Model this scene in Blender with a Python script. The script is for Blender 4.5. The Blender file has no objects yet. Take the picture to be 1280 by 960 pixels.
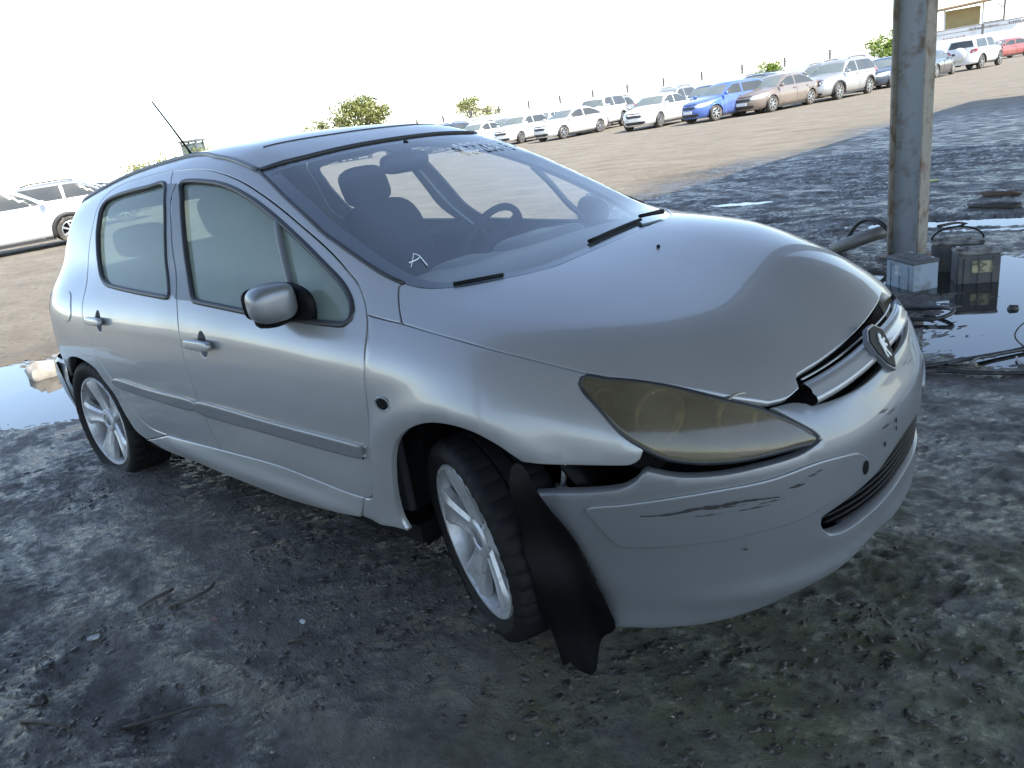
import bpy, math, random
import numpy as np
from mathutils import Vector, Matrix, geometry
random.seed(7)
SC=bpy.context.scene
COL=SC.collection
# ---------------- camera
cd=bpy.data.cameras.new('camera'); camo=bpy.data.objects.new('camera',cd); COL.objects.link(camo)
_r=(0.7599162396,0.6330671059,-0.1474901632);_u=(-0.1132944673,0.3524215754,0.9289582320);_f=(-0.6400716151,0.6892206290,-0.3395338789)
camo.matrix_world=Matrix(((_r[0],_u[0],-_f[0],1.2407),(_r[1],_u[1],-_f[1],-1.9821),(_r[2],_u[2],-_f[2],1.3829),(0,0,0,1)))
cd.sensor_width=36; cd.lens=25.571; cd.clip_start=.05; cd.clip_end=9000
SC.camera=camo
# ---------------- world, sun, exposure
SUN_EL=math.radians(48); SUN_AZ=math.atan2(-.06,1.0)      # direction towards the sun, measured from +x
w=bpy.data.worlds.new('World'); SC.world=w; w.use_nodes=True
nt=w.node_tree; bg=nt.nodes['Background']; sky=nt.nodes.new('ShaderNodeTexSky')
sky.sky_type='NISHITA'; sky.sun_disc=False; sky.sun_elevation=SUN_EL; sky.sun_rotation=math.pi/2-SUN_AZ
sky.air_density=1.0; sky.dust_density=.2; sky.ozone_density=2.6; sky.altitude=20
hs=nt.nodes.new('ShaderNodeHueSaturation');hs.inputs['Saturation'].default_value=.85;nt.links.new(sky.outputs[0],hs.inputs['Color']);nt.links.new(hs.outputs[0],bg.inputs[0]); bg.inputs[1].default_value=.13
sl=bpy.data.lights.new('sun','SUN'); sl.energy=2.7; sl.angle=math.radians(.53); sl.color=(1.0,.93,.82)
so=bpy.data.objects.new('sun',sl); COL.objects.link(so)
sd=Vector((math.cos(SUN_EL)*math.cos(SUN_AZ),math.cos(SUN_EL)*math.sin(SUN_AZ),math.sin(SUN_EL)))
so.rotation_euler=sd.to_track_quat('Z','Y').to_euler()
vs=SC.view_settings; vs.view_transform='Standard'; vs.look='None'; vs.gamma=1; vs.use_curve_mapping=False; vs.exposure=1.75
SC.cycles.max_bounces=8; SC.cycles.transparent_max_bounces=16

BK={'hood_side':[[-0.247,-0.7743,0.9214],[-0.1602,-0.7762,0.9079],[-0.0779,-0.7724,0.8935],[0.0646,-0.7544,0.8621],[0.1859,-0.7236,0.8312],[0.2873,-0.691,0.8013]],'hood_f1':[[0.2873,-0.691,0.8013],[0.3609,-0.6535,0.7835],[0.4388,-0.6086,0.7628],[0.515,-0.5636,0.7381],[0.5745,-0.5268,0.7136],[0.6318,-0.4763,0.6876]],'hood_f2':[[0.6318,-0.4763,0.6876],[0.6563,-0.4287,0.6843],[0.6665,-0.3794,0.6912]],'hood_f3':[[0.6665,-0.3794,0.6912],[0.6598,-0.3708,0.6995],[0.6529,-0.3614,0.7075],[0.6504,-0.3437,0.7132]],'hood_f4':[[0.6504,-0.3437,0.7132],[0.6581,-0.3004,0.7152],[0.6678,-0.2443,0.7157],[0.6773,-0.1529,0.7171],[0.6843,-0.0451,0.7173]],'hood_corner':[[-0.247,-0.7743,0.9214],[-0.2822,-0.7449,0.9474],[-0.3138,-0.7128,0.974],[-0.3371,-0.6827,0.9979],[-0.3335,-0.669,1.0037]],'cowl':[[-0.3335,-0.669,1.0037],[-0.261,-0.6509,0.9866],[-0.1864,-0.5937,0.9779],[-0.1198,-0.4884,0.9755],[-0.0728,-0.3934,0.9738],[-0.044,-0.2539,0.9772]],'head_rear':[[0.2873,-0.691,0.8013],[0.2787,-0.7062,0.7958],[0.2805,-0.7196,0.7848],[0.2969,-0.7284,0.7679],[0.3389,-0.7346,0.7339],[0.391,-0.7349,0.6821],[0.4392,-0.7185,0.6432]],'fend_f':[[0.4392,-0.7185,0.6432],[0.4318,-0.7266,0.6194],[0.4138,-0.7375,0.6068],[0.3894,-0.7501,0.6048],[0.321,-0.7799,0.6063],[0.2567,-0.8025,0.6084],[0.1643,-0.8273,0.6106]],'arch_f':[[0.1643,-0.8273,0.6106],[0.1409,-0.8324,0.6257],[0.0965,-0.8405,0.6537],[0.0302,-0.85,0.6803],[-0.0444,-0.8577,0.6906],[-0.1181,-0.8627,0.6838],[-0.1959,-0.8653,0.6533],[-0.256,-0.8648,0.6074],[-0.2994,-0.8619,0.5428],[-0.3391,-0.852,0.4335],[-0.3599,-0.8366,0.3334],[-0.3403,-0.8323,0.2811]],'sill_f':[[-0.3403,-0.8323,0.2811],[-0.4369,-0.8326,0.2794],[-0.5638,-0.8328,0.2771]],'sill_v':[[-0.5638,-0.8328,0.2771],[-0.5164,-0.8411,0.3619]],'door_f':[[-0.5164,-0.8411,0.3619],[-0.4696,-0.8433,0.3766],[-0.4322,-0.8501,0.4186],[-0.3976,-0.8601,0.5103],[-0.369,-0.8657,0.6199],[-0.3545,-0.8649,0.7196],[-0.3503,-0.8601,0.7803],[-0.3451,-0.8484,0.833],[-0.357,-0.8157,0.8911],[-0.3718,-0.7933,0.9182],[-0.3911,-0.7745,0.9397]],'fend_t':[[-0.3911,-0.7745,0.9397],[-0.3168,-0.7752,0.9295],[-0.247,-0.7743,0.9214]],'frame':[[-0.3911,-0.7745,0.9397],[-0.4179,-0.751,0.9672],[-0.4465,-0.7328,0.9922],[-0.4772,-0.7194,1.0166],[-0.513,-0.7113,1.0404],[-0.5827,-0.6961,1.085],[-0.6654,-0.6821,1.1307],[-0.7738,-0.6658,1.1839],[-0.8952,-0.6447,1.2387],[-1.0261,-0.6233,1.2909],[-1.1699,-0.6008,1.339],[-1.3299,-0.5783,1.376],[-1.5104,-0.5548,1.4022],[-1.7519,-0.5401,1.4144]],'bshut':[[-1.7519,-0.5401,1.4144],[-1.6386,-0.6363,1.3062],[-1.6047,-0.6793,1.2203],[-1.5557,-0.7286,1.1065],[-1.463,-0.8085,0.9582],[-1.4325,-0.8374,0.9031],[-1.4242,-0.8578,0.8204],[-1.424,-0.8649,0.7477],[-1.4172,-0.868,0.6668],[-1.4109,-0.8663,0.5892],[-1.4065,-0.8592,0.4813],[-1.3926,-0.8435,0.37]],'door_b':[[-1.3926,-0.8435,0.37],[-1.024,-0.8458,0.3836],[-0.8004,-0.8438,0.3737],[-0.6183,-0.8414,0.3617],[-0.5164,-0.8411,0.3619]],'rdoor':[[-1.7519,-0.5401,1.4144],[-1.9649,-0.5337,1.4131],[-2.2198,-0.5319,1.4019],[-2.3805,-0.5451,1.3797],[-2.4533,-0.5866,1.3309],[-2.4694,-0.6337,1.2555],[-2.4868,-0.676,1.1603],[-2.4789,-0.7162,1.0676],[-2.4054,-0.7786,0.9857],[-2.3812,-0.8158,0.9362],[-2.3752,-0.8404,0.8834],[-2.3713,-0.852,0.8305],[-2.3473,-0.8589,0.7771],[-2.304,-0.8646,0.6907],[-2.2608,-0.8647,0.6217],[-2.1891,-0.8615,0.5435],[-2.1612,-0.8561,0.4731],[-2.1377,-0.851,0.4294],[-2.0926,-0.8442,0.3861],[-2.0067,-0.8402,0.3586],[-1.8698,-0.8399,0.3536]],'rdoor_b':[[-1.8698,-0.8399,0.3536],[-1.7201,-0.841,0.358],[-1.3926,-0.8435,0.37]],'rwin':[[-1.7544,-0.59,1.3684],[-1.9171,-0.5865,1.3675],[-2.1272,-0.5839,1.3603],[-2.2629,-0.5834,1.3515],[-2.3583,-0.5892,1.3368],[-2.3965,-0.6092,1.3063],[-2.3956,-0.6341,1.2635],[-2.3929,-0.6595,1.21],[-2.3743,-0.6829,1.1595],[-2.348,-0.7078,1.1023],[-2.3043,-0.7345,1.0498],[-2.2422,-0.7588,1.0162],[-2.1753,-0.7731,0.9991],[-2.103,-0.7802,0.9915],[-1.8796,-0.7928,0.9785],[-1.6974,-0.8001,0.9699],[-1.5395,-0.8046,0.9642],[-1.5372,-0.7976,0.9749],[-1.6062,-0.7451,1.0639],[-1.6406,-0.7039,1.1645],[-1.6822,-0.6498,1.2801]],'fwin':[[-1.5957,-0.5953,1.3638],[-1.3731,-0.6041,1.3503],[-1.2145,-0.6191,1.323],[-1.0696,-0.6386,1.2801],[-0.9688,-0.6549,1.2417],[-0.8708,-0.6721,1.199],[-0.7281,-0.698,1.1292],[-0.5923,-0.7217,1.0534],[-0.5449,-0.7296,1.0254],[-0.5058,-0.7407,0.9977],[-0.4716,-0.7575,0.9696],[-0.4519,-0.7749,0.9467],[-0.4476,-0.7908,0.9278],[-0.4669,-0.8026,0.9148],[-0.5202,-0.8057,0.9141],[-0.5768,-0.8074,0.9153],[-0.737,-0.811,0.9223],[-0.9361,-0.8135,0.9309],[-1.1279,-0.8115,0.9437],[-1.3277,-0.8078,0.9577],[-1.3521,-0.8013,0.9686],[-1.4309,-0.7518,1.0506],[-1.4989,-0.694,1.1892],[-1.5551,-0.6393,1.3018]],'qdiv1':[[-0.8891,-0.6708,1.2046],[-0.8341,-0.7126,1.1216],[-0.777,-0.7494,1.0224],[-0.705,-0.8087,0.9231]],'ws_r':[[-0.3335,-0.669,1.0037],[-0.3743,-0.6721,1.0179],[-0.4194,-0.6741,1.0368],[-0.4841,-0.6729,1.0672],[-0.5444,-0.67,1.0957],[-0.6159,-0.6647,1.1297],[-0.6864,-0.6577,1.1632],[-0.8782,-0.6193,1.2592],[-0.9935,-0.5905,1.3139],[-1.1101,-0.5598,1.3638]],'ws_t':[[-1.1101,-0.5598,1.3638],[-1.0654,-0.5279,1.3719],[-1.0213,-0.4563,1.3817],[-1.0103,-0.3601,1.3895],[-1.0032,-0.2189,1.3979],[-0.9975,-0.0674,1.4012],[-0.9979,0.0792,1.4012]],'ditch':[[-1.1101,-0.5598,1.3638],[-1.2117,-0.5446,1.3923],[-1.3291,-0.5244,1.4171],[-1.4529,-0.503,1.4346],[-1.7,-0.4567,1.4585]],'arch_r':[[-2.7273,-0.8569,0.6324],[-2.5959,-0.8627,0.6538],[-2.4737,-0.8638,0.6407],[-2.3858,-0.8637,0.6131],[-2.348,-0.8621,0.569],[-2.2755,-0.8573,0.4925],[-2.2687,-0.8419,0.3772],[-2.2411,-0.8336,0.3107],[-2.1511,-0.8318,0.2799]],'sill_b':[[-2.1511,-0.8318,0.2799],[-1.935,-0.8296,0.253],[-1.6892,-0.8304,0.2533],[-1.4839,-0.8288,0.2418],[-1.1213,-0.827,0.2318],[-0.9128,-0.828,0.238],[-0.7174,-0.8313,0.2589],[-0.5638,-0.8328,0.2771]],'head':[[0.2805,-0.7196,0.7848],[0.2787,-0.7062,0.7958],[0.289,-0.694,0.7985],[0.3306,-0.6757,0.7873],[0.3778,-0.6467,0.7779],[0.4279,-0.6185,0.7642],[0.4915,-0.5855,0.7425],[0.5538,-0.5534,0.7162],[0.6122,-0.511,0.6886],[0.6696,-0.4694,0.6482],[0.7049,-0.4403,0.6134],[0.7227,-0.4247,0.5873],[0.6957,-0.4771,0.5894],[0.6478,-0.5482,0.5905],[0.5972,-0.605,0.5919],[0.5419,-0.6539,0.5998],[0.5137,-0.6748,0.6071],[0.4841,-0.6946,0.6166],[0.4392,-0.7181,0.645],[0.3909,-0.7343,0.6837],[0.3384,-0.7336,0.7354],[0.2979,-0.7262,0.7692]],'b_a':[[0.1717,-0.8225,0.5203],[0.2458,-0.8042,0.5312],[0.3132,-0.7824,0.5376],[0.3829,-0.754,0.5472],[0.4056,-0.7432,0.5585],[0.4211,-0.7352,0.5691],[0.4316,-0.7291,0.5839],[0.4431,-0.7222,0.5932]],'b_b':[[0.4431,-0.7222,0.5932],[0.4748,-0.7038,0.5807],[0.5172,-0.6756,0.5698],[0.5813,-0.6237,0.5643],[0.6423,-0.5596,0.5665],[0.6994,-0.4785,0.5704],[0.727,-0.4162,0.5853]],'b_c':[[0.727,-0.4162,0.5853],[0.7143,-0.426,0.6068],[0.6673,-0.4651,0.6541],[0.6346,-0.4839,0.681]],'b_d':[[0.6346,-0.4839,0.681],[0.6647,-0.4267,0.6766],[0.694,-0.3855,0.6604]],'b_e':[[0.6951,-0.3888,0.6578],[0.725,-0.3066,0.6483],[0.7499,-0.1708,0.6429]],'b_f':[[0.1717,-0.8225,0.5203],[0.2139,-0.808,0.4671],[0.2546,-0.7862,0.3889],[0.2875,-0.7609,0.2621],[0.2974,-0.7461,0.1882],[0.31,-0.7404,0.122]],'b_g':[[0.31,-0.7404,0.122],[0.4199,-0.6904,0.1259],[0.5249,-0.6226,0.1354],[0.6297,-0.5256,0.1615],[0.6752,-0.4698,0.1816],[0.7398,-0.3522,0.2009],[0.7753,-0.249,0.2322]],'mold':[[0.305,-0.7826,0.4938],[0.3973,-0.7456,0.5097],[0.4864,-0.697,0.5223],[0.5736,-0.632,0.53],[0.6523,-0.5507,0.5317],[0.7118,-0.4637,0.5394],[0.7446,-0.3991,0.5345],[0.7717,-0.3282,0.5199],[0.7818,-0.2936,0.5019],[0.7869,-0.2716,0.4734],[0.7835,-0.2851,0.4505],[0.7647,-0.3467,0.437],[0.7291,-0.4274,0.4154],[0.6911,-0.4903,0.4025],[0.6455,-0.5497,0.3991],[0.5782,-0.6163,0.392],[0.5023,-0.6735,0.3879],[0.4313,-0.715,0.3848],[0.3659,-0.7461,0.3862],[0.3433,-0.7594,0.412],[0.322,-0.7723,0.4489]],'lgr_t':[[0.7358,-0.3985,0.3264],[0.7282,-0.4205,0.3566],[0.729,-0.4223,0.3755],[0.7361,-0.4097,0.386],[0.7759,-0.3092,0.4055],[0.7994,-0.2057,0.4217],[0.8106,-0.0875,0.4442],[0.8121,0.0118,0.4488]],'lgr_b':[[0.7358,-0.3985,0.3264],[0.7453,-0.3748,0.3157],[0.7608,-0.3329,0.3104],[0.7844,-0.2501,0.3133],[0.8042,-0.1055,0.3193],[0.809,0.0619,0.3536]],'bar_t':[[0.6672,-0.3814,0.69],[0.6907,-0.2856,0.6905],[0.7069,-0.1864,0.6889]],'bar_b':[[0.6929,-0.3821,0.663],[0.7152,-0.3011,0.6616],[0.7297,-0.212,0.6619]],'emb':[[0.6939,-0.071,0.7083],[0.6947,0.0386,0.7125],[0.7298,0.0603,0.6784],[0.7645,0.0208,0.6347],[0.7642,-0.0691,0.632],[0.7396,-0.0579,0.6635]],'rub_r':[[-2.1801,-0.864,0.5914],[-1.8114,-0.8651,0.5811],[-1.451,-0.8657,0.5774],[-1.4691,-0.8633,0.5341],[-1.8092,-0.8628,0.5376],[-2.165,-0.8621,0.5503]],'rub_f':[[-1.4045,-0.8659,0.5801],[-0.905,-0.8654,0.572],[-0.448,-0.864,0.5678],[-0.4176,-0.8634,0.5599],[-0.4258,-0.8623,0.5398],[-0.4678,-0.8612,0.5211],[-0.9328,-0.8625,0.5223],[-1.4088,-0.863,0.5291]],'hf':[[-1.3713,-0.8571,0.8268],[-1.3425,-0.855,0.8402],[-1.1606,-0.8574,0.8236],[-1.1637,-0.8597,0.8008],[-1.188,-0.8602,0.7961],[-1.3726,-0.859,0.8089]],'hf_c':[[-1.2556,-0.8585,0.8142]],'hr_c':[[-2.1934,-0.8496,0.85]],'hr':[[-2.3171,-0.8473,0.858],[-2.2851,-0.8438,0.8733],[-2.1172,-0.8493,0.8538],[-2.1232,-0.8526,0.8365],[-2.1518,-0.8532,0.8315],[-2.3124,-0.8501,0.8442]],'rep':[[-0.2828,-0.8647,0.7169]],'fuel':[[-2.6435,-0.819,0.9255],[-2.6294,-0.7995,0.9559],[-2.5847,-0.7946,0.9634],[-2.5337,-0.8133,0.9388],[-2.5119,-0.8431,0.8708],[-2.5577,-0.8505,0.832],[-2.6215,-0.8486,0.8361],[-2.6413,-0.8384,0.8797]],'mir':[[-0.9734,-0.7756,0.9886],[-0.9158,-0.758,1.0148],[-0.7924,-0.7531,1.0154],[-0.7173,-0.7747,0.9716],[-0.6752,-0.8096,0.9197],[-0.7944,-0.8204,0.9119],[-0.9246,-0.8135,0.9303]],'scr1':[[0.4186,-0.7328,0.4783],[0.4749,-0.7014,0.48],[0.5284,-0.6662,0.4893],[0.5643,-0.6381,0.4896],[0.6123,-0.5941,0.4928],[0.6658,-0.5321,0.4841]],'plate':[[0.8025,-0.1859,0.486],[0.8086,-0.1091,0.5213],[0.8095,-0.1111,0.4998]],'tow':[[0.7817,-0.2923,0.4688]],'ant':[[-1.722,-0.4443,1.4623]],'ditchB':[[-1.7,-0.4567,1.4585]],'tail':[[-2.7678,-0.8213,0.9022],[-2.8446,-0.8276,0.8398],[-2.7262,-0.8443,0.8297],[-2.7144,-0.8526,0.7721]],'wipR':[[-0.0844,0.3651,0.9956],[-0.1003,0.2417,1.0018],[-0.0944,0.0755,1.0005],[-0.0883,-0.0915,0.9948]],'wipL':[[-0.1313,-0.5028,0.9766],[-0.1587,-0.5402,0.9786],[-0.1856,-0.5877,0.9787]]}
BK['torn']=[[0.195,-0.9016,0.6323],[0.2101,-0.8844,0.6334],[0.2214,-0.8715,0.5943],[0.2282,-0.8638,0.5582],[0.2457,-0.8439,0.4963],[0.2738,-0.8121,0.4112],[0.3011,-0.781,0.2816],[0.3148,-0.7655,0.2072],[0.3248,-0.7541,0.1323],[0.3026,-0.7793,0.0964],[0.2813,-0.8036,0.0188],[0.2552,-0.8332,0.0298],[0.2388,-0.8518,0.0699],[0.2258,-0.8666,0.0651],[0.2196,-0.8736,0.1378],[0.2076,-0.8872,0.2182],[0.2015,-0.8942,0.2398],[0.1979,-0.8983,0.3442],[0.1923,-0.9047,0.4098],[0.1945,-0.9021,0.4863],[0.1853,-0.9126,0.5604]]

# ---------------- implicit shape of the hatchback body
def smax(a,b,r):
    h=np.maximum(r-np.abs(a-b),0)/r
    return np.maximum(a,b)+h*h*r*.25
def smin(a,b,r): return -smax(-a,-b,r)
def ip(x,xs,ys):
    # smooth (pchip-like cubic hermite) interpolation
    xs=np.asarray(xs,float);ys=np.asarray(ys,float)
    h=np.diff(xs);d=np.diff(ys)/h
    m=np.empty_like(ys);m[1:-1]=(d[:-1]*h[1:]+d[1:]*h[:-1])/(h[:-1]+h[1:]);m[0]=d[0]+(d[0]-m[1])*.5;m[-1]=d[-1]+(d[-1]-m[-2])*.5
    x=np.asarray(x,float);i=np.clip(np.searchsorted(xs,x)-1,0,len(xs)-2)
    t=np.clip((x-xs[i])/h[i],-.3,1.3)
    a=t*t*t;b=t*t
    r=ys[i]*(2*a-3*b+1)+ys[i+1]*(3*b-2*a)+m[i]*h[i]*(a-2*b+t)+m[i+1]*h[i]*(a-b)
    return r
ZW=[.12,.20,.26,.33,.45,.58,.68,.78,.88,.96,1.05];
WW=[.825,.822,.832,.838,.856,.866,.868,.862,.845,.815,.76]
ZN=[.12,.18,.26,.36,.46,.56,.64,.72,.80,.95]
NN=[.775,.79,.80,.81,.812,.808,.785,.73,.62,.40]
XH=[-1.2,-.6,-.3,0,.25,.45,.60,.70,.80,1.0]
HH=[1.10,1.045,1.01,.955,.885,.82,.765,.715,.64,.4]
def side(x,y,z):
    z=np.clip(z,.06,1.2);W=ip(z,ZW,WW);N=ip(z,ZN,NN)
    W=W+np.where(y>0,.045*np.exp(-((x-.60)/.28)**2),0)
    W=W*(1-.012*np.clip((x+1.2)/2,-1,1)**2)
    xs=-.25;L=N-xs
    a=np.maximum(x-xs,0)/L
    T=ip(z,[.15,.25,.4,.6,.8,.95,1.1],[-3.25,-3.33,-3.38,-3.39,-3.36,-3.30,-3.22])
    xr=-2.5;a2=np.maximum(xr-x,0)/(xr-T)
    b=np.abs(y)/W
    n=2.5
    q=(a**n+b**n)**(1/n)
    q2=(a2**3+b**3)**(1/3)
    return np.where(x>-1.3,(q-1)*W,(q2-1)*W)
def top(x,y,z):
    H=ip(x,XH,HH)
    yy=np.abs(y)
    H=H+.018*np.clip(x+.6,0,.4)/.4+.05*np.exp(-((x-.30)/.38)**2-((y-.42)/.36)**2)+.058*np.exp(-((x-.55)/.15)**2-((y-.38)/.26)**2)
    return (z-(H-.10*yy**2-.16*np.maximum(yy-.45,0)**2))*.95
def green(x,y,z):
    yy=np.abs(y)
    # side glass
    Yb=ip(x,[-3.3,-2.8,-2.2,-1.6,-1.0,-.4,0],[.67,.735,.775,.79,.785,.76,.72])
    t=z-.93
    fs=(yy-(Yb-.30*t-.28*np.maximum(t,0)**2))*.95
    # windshield: plane through base (-.30,z 1.0) and top(-1.11,1.40), bowed in y
    bx=-.18-.28*yy**2
    fw=((x-bx)*.46+(z-.985)*.888-.02+ .10*((z-1.2))**2)
    Hr=ip(x,[-3.3,-3.0,-2.5,-2.0,-1.6,-1.2,-.9],[1.30,1.385,1.455,1.485,1.49,1.465,1.41])
    fr=z-(Hr-.10*yy**2-.15*yy**4)
    # rear hatch
    fb=(-x-3.02)*.93-(1.25-z)*.36-.03*0+ .25*yy**3
    g=smax(fw,fr,.10);g=smax(g,fs,.14);g=smax(g,fb,.12);g=smax(g,.84-z,.04)
    return g
def U(P):
    x,y,z=P[...,0],P[...,1],P[...,2]
    s=side(x,y,z);t=top(x,y,z)
    low=smax(smax(s,t,.14),.085-z+.09*np.clip(-.3-x,0,1),.05)
    return smin(low,green(x,y,z),.05)
def cast(F,O,D,t0=0.,t1=8.,n=400):
    """first outside->inside crossing along rays O+tD, arrays"""
    ts=np.linspace(t0,t1,n)
    P=O[:,None,:]+ts[None,:,None]*D[:,None,:]
    v=F(P);neg=v<0
    i=np.argmax(neg,axis=1);ok=neg.any(1)
    i=np.maximum(i,1)
    a=ts[i-1].copy();b=ts[i].copy()
    for _ in range(22):
        m=(a+b)/2;vm=F(O+m[:,None]*D)<0
        b=np.where(vm,m,b);a=np.where(vm,a,m)
    P=O+b[:,None]*D;P[~ok]=np.nan
    return P

# ---------------- materials
def mat(name,base=(.5,.5,.5),rough=.5,metal=0,spec=.5,coat=0,coatr=.05,noise=None,bump=None,emit=None,rmix=None,dust=None,coords='Object'):
    """noise=(scale,detail,colour2,lo,hi)  bump=(scale,strength,dist)  rmix=(scale,r2)  dust=(colour,amount,scale)"""
    m=bpy.data.materials.new(name); m.use_nodes=True; t=m.node_tree; N=t.nodes; L=t.links
    p=N['Principled BSDF']; p.inputs['Base Color'].default_value=(*base,1); p.inputs['Roughness'].default_value=rough
    p.inputs['Metallic'].default_value=metal; p.inputs['Specular IOR Level'].default_value=spec
    p.inputs['Coat Weight'].default_value=coat; p.inputs['Coat Roughness'].default_value=coatr
    tc=N.new('ShaderNodeTexCoord')
    def nz(scale,det=6,rough_=.6):
        n=N.new('ShaderNodeTexNoise'); n.inputs['Scale'].default_value=scale; n.inputs['Detail'].default_value=det; n.inputs['Roughness'].default_value=rough_
        L.new(tc.outputs[coords],n.inputs['Vector']); return n
    def ramp(src,lo,hi):
        r=N.new('ShaderNodeMapRange'); r.inputs[1].default_value=lo; r.inputs[2].default_value=hi; L.new(src,r.inputs[0]); return r
    if noise:
        n=nz(noise[0],noise[1]); r=ramp(n.outputs[0],noise[3],noise[4]); mx=N.new('ShaderNodeMix'); mx.data_type='RGBA'
        mx.inputs[6].default_value=(*base,1); mx.inputs[7].default_value=(*noise[2],1); L.new(r.outputs[0],mx.inputs[0]); L.new(mx.outputs[2],p.inputs['Base Color'])
    if rmix:
        n=nz(rmix[0],5); r=ramp(n.outputs[0],.35,.65); r.inputs[3].default_value=rough; r.inputs[4].default_value=rmix[1]; L.new(r.outputs[0],p.inputs['Roughness'])
    if bump:
        n=nz(bump[0],8,.65); b=N.new('ShaderNodeBump'); b.inputs['Strength'].default_value=bump[1]; b.inputs['Distance'].default_value=bump[2]
        L.new(n.outputs[0],b.inputs['Height']); L.new(b.outputs[0],p.inputs['Normal'])
    if dust:
        d=N.new('ShaderNodeBsdfDiffuse'); d.inputs[0].default_value=(*dust[0],1)
        n=nz(dust[2],6); r=ramp(n.outputs[0],.3,.75); r.inputs[3].default_value=dust[1]*.35; r.inputs[4].default_value=dust[1]
        ms=N.new('ShaderNodeMixShader'); L.new(r.outputs[0],ms.inputs[0]); L.new(p.outputs[0],ms.inputs[1]); L.new(d.outputs[0],ms.inputs[2])
        L.new(ms.outputs[0],N['Material Output'].inputs[0])
    if emit: p.inputs['Emission Color'].default_value=(*emit[0],1); p.inputs['Emission Strength'].default_value=emit[1]
    return m
def glassmat(name,tint=(.75,.85,.82),refl=1.0,dustc=(.45,.5,.45),dust=.1,dscale=3.,rough=.02,ior=1.7):
    """thin glazing: tinted transparency, fresnel mirror, a film of dust that scatters light both ways"""
    m=bpy.data.materials.new(name); m.use_nodes=True; t=m.node_tree; N=t.nodes; L=t.links; N.remove(N['Principled BSDF'])
    tr=N.new('ShaderNodeBsdfTransparent'); tr.inputs[0].default_value=(*tint,1)
    gl=N.new('ShaderNodeBsdfGlossy'); gl.inputs['Roughness'].default_value=rough; gl.inputs[0].default_value=(refl,refl,refl,1)
    fr=N.new('ShaderNodeFresnel'); fr.inputs[0].default_value=ior
    ge=N.new('ShaderNodeNewGeometry'); mi=N.new('ShaderNodeMix'); mi.inputs[2].default_value=ior; mi.inputs[3].default_value=1/ior; L.new(ge.outputs['Backfacing'],mi.inputs[0]); L.new(mi.outputs[0],fr.inputs[0])   # a pane mirrors alike from both sides
    a=N.new('ShaderNodeMixShader'); L.new(fr.outputs[0],a.inputs[0]); L.new(tr.outputs[0],a.inputs[1]); L.new(gl.outputs[0],a.inputs[2])
    df=N.new('ShaderNodeBsdfDiffuse'); df.inputs[0].default_value=(*dustc,1); tl=N.new('ShaderNodeBsdfTranslucent'); tl.inputs[0].default_value=(*dustc,1)
    b=N.new('ShaderNodeMixShader'); b.inputs[0].default_value=.6; L.new(df.outputs[0],b.inputs[1]); L.new(tl.outputs[0],b.inputs[2])
    tc=N.new('ShaderNodeTexCoord'); n=N.new('ShaderNodeTexNoise'); n.inputs['Scale'].default_value=dscale; n.inputs['Detail'].default_value=5; L.new(tc.outputs['Object'],n.inputs['Vector'])
    r=N.new('ShaderNodeMapRange'); r.inputs[1].default_value=.3; r.inputs[2].default_value=.7; r.inputs[3].default_value=dust*.75; r.inputs[4].default_value=dust*1.2; L.new(n.outputs[0],r.inputs[0])
    c=N.new('ShaderNodeMixShader'); L.new(r.outputs[0],c.inputs[0]); L.new(a.outputs[0],c.inputs[1]); L.new(b.outputs[0],c.inputs[2]); L.new(c.outputs[0],N['Material Output'].inputs[0])
    return m
# ---------------- mesh helpers
def mesh_obj(name,V,F,m,parent=None,smooth=True,normals=None,loc=None):
    me=bpy.data.meshes.new(name); me.from_pydata([tuple(map(float,v)) for v in V],[],[tuple(map(int,f)) for f in F])
    if smooth: me.shade_smooth()
    if m is not None:
        for mm in (m if isinstance(m,(list,tuple)) else [m]): me.materials.append(mm)
    me.update()
    if normals is not None: me.normals_split_custom_set_from_vertices([tuple(map(float,n)) for n in normals])
    o=bpy.data.objects.new(name,me); COL.objects.link(o); o.parent=parent
    if loc is not None: o.location=loc
    return o
def empty(name,label,cat,loc=(0,0,0),rotz=0,group=None):
    o=bpy.data.objects.new(name,None); COL.objects.link(o); o.location=loc; o.rotation_euler=(0,0,rotz); o.empty_display_size=.2
    o['label']=label; o['category']=cat
    if group: o['group']=group
    return o
def tag(o,label=None,cat=None,group=None,kind=None):
    if label: o['label']=label
    if cat: o['category']=cat
    if group: o['group']=group
    if kind: o['kind']=kind
    return o
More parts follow.
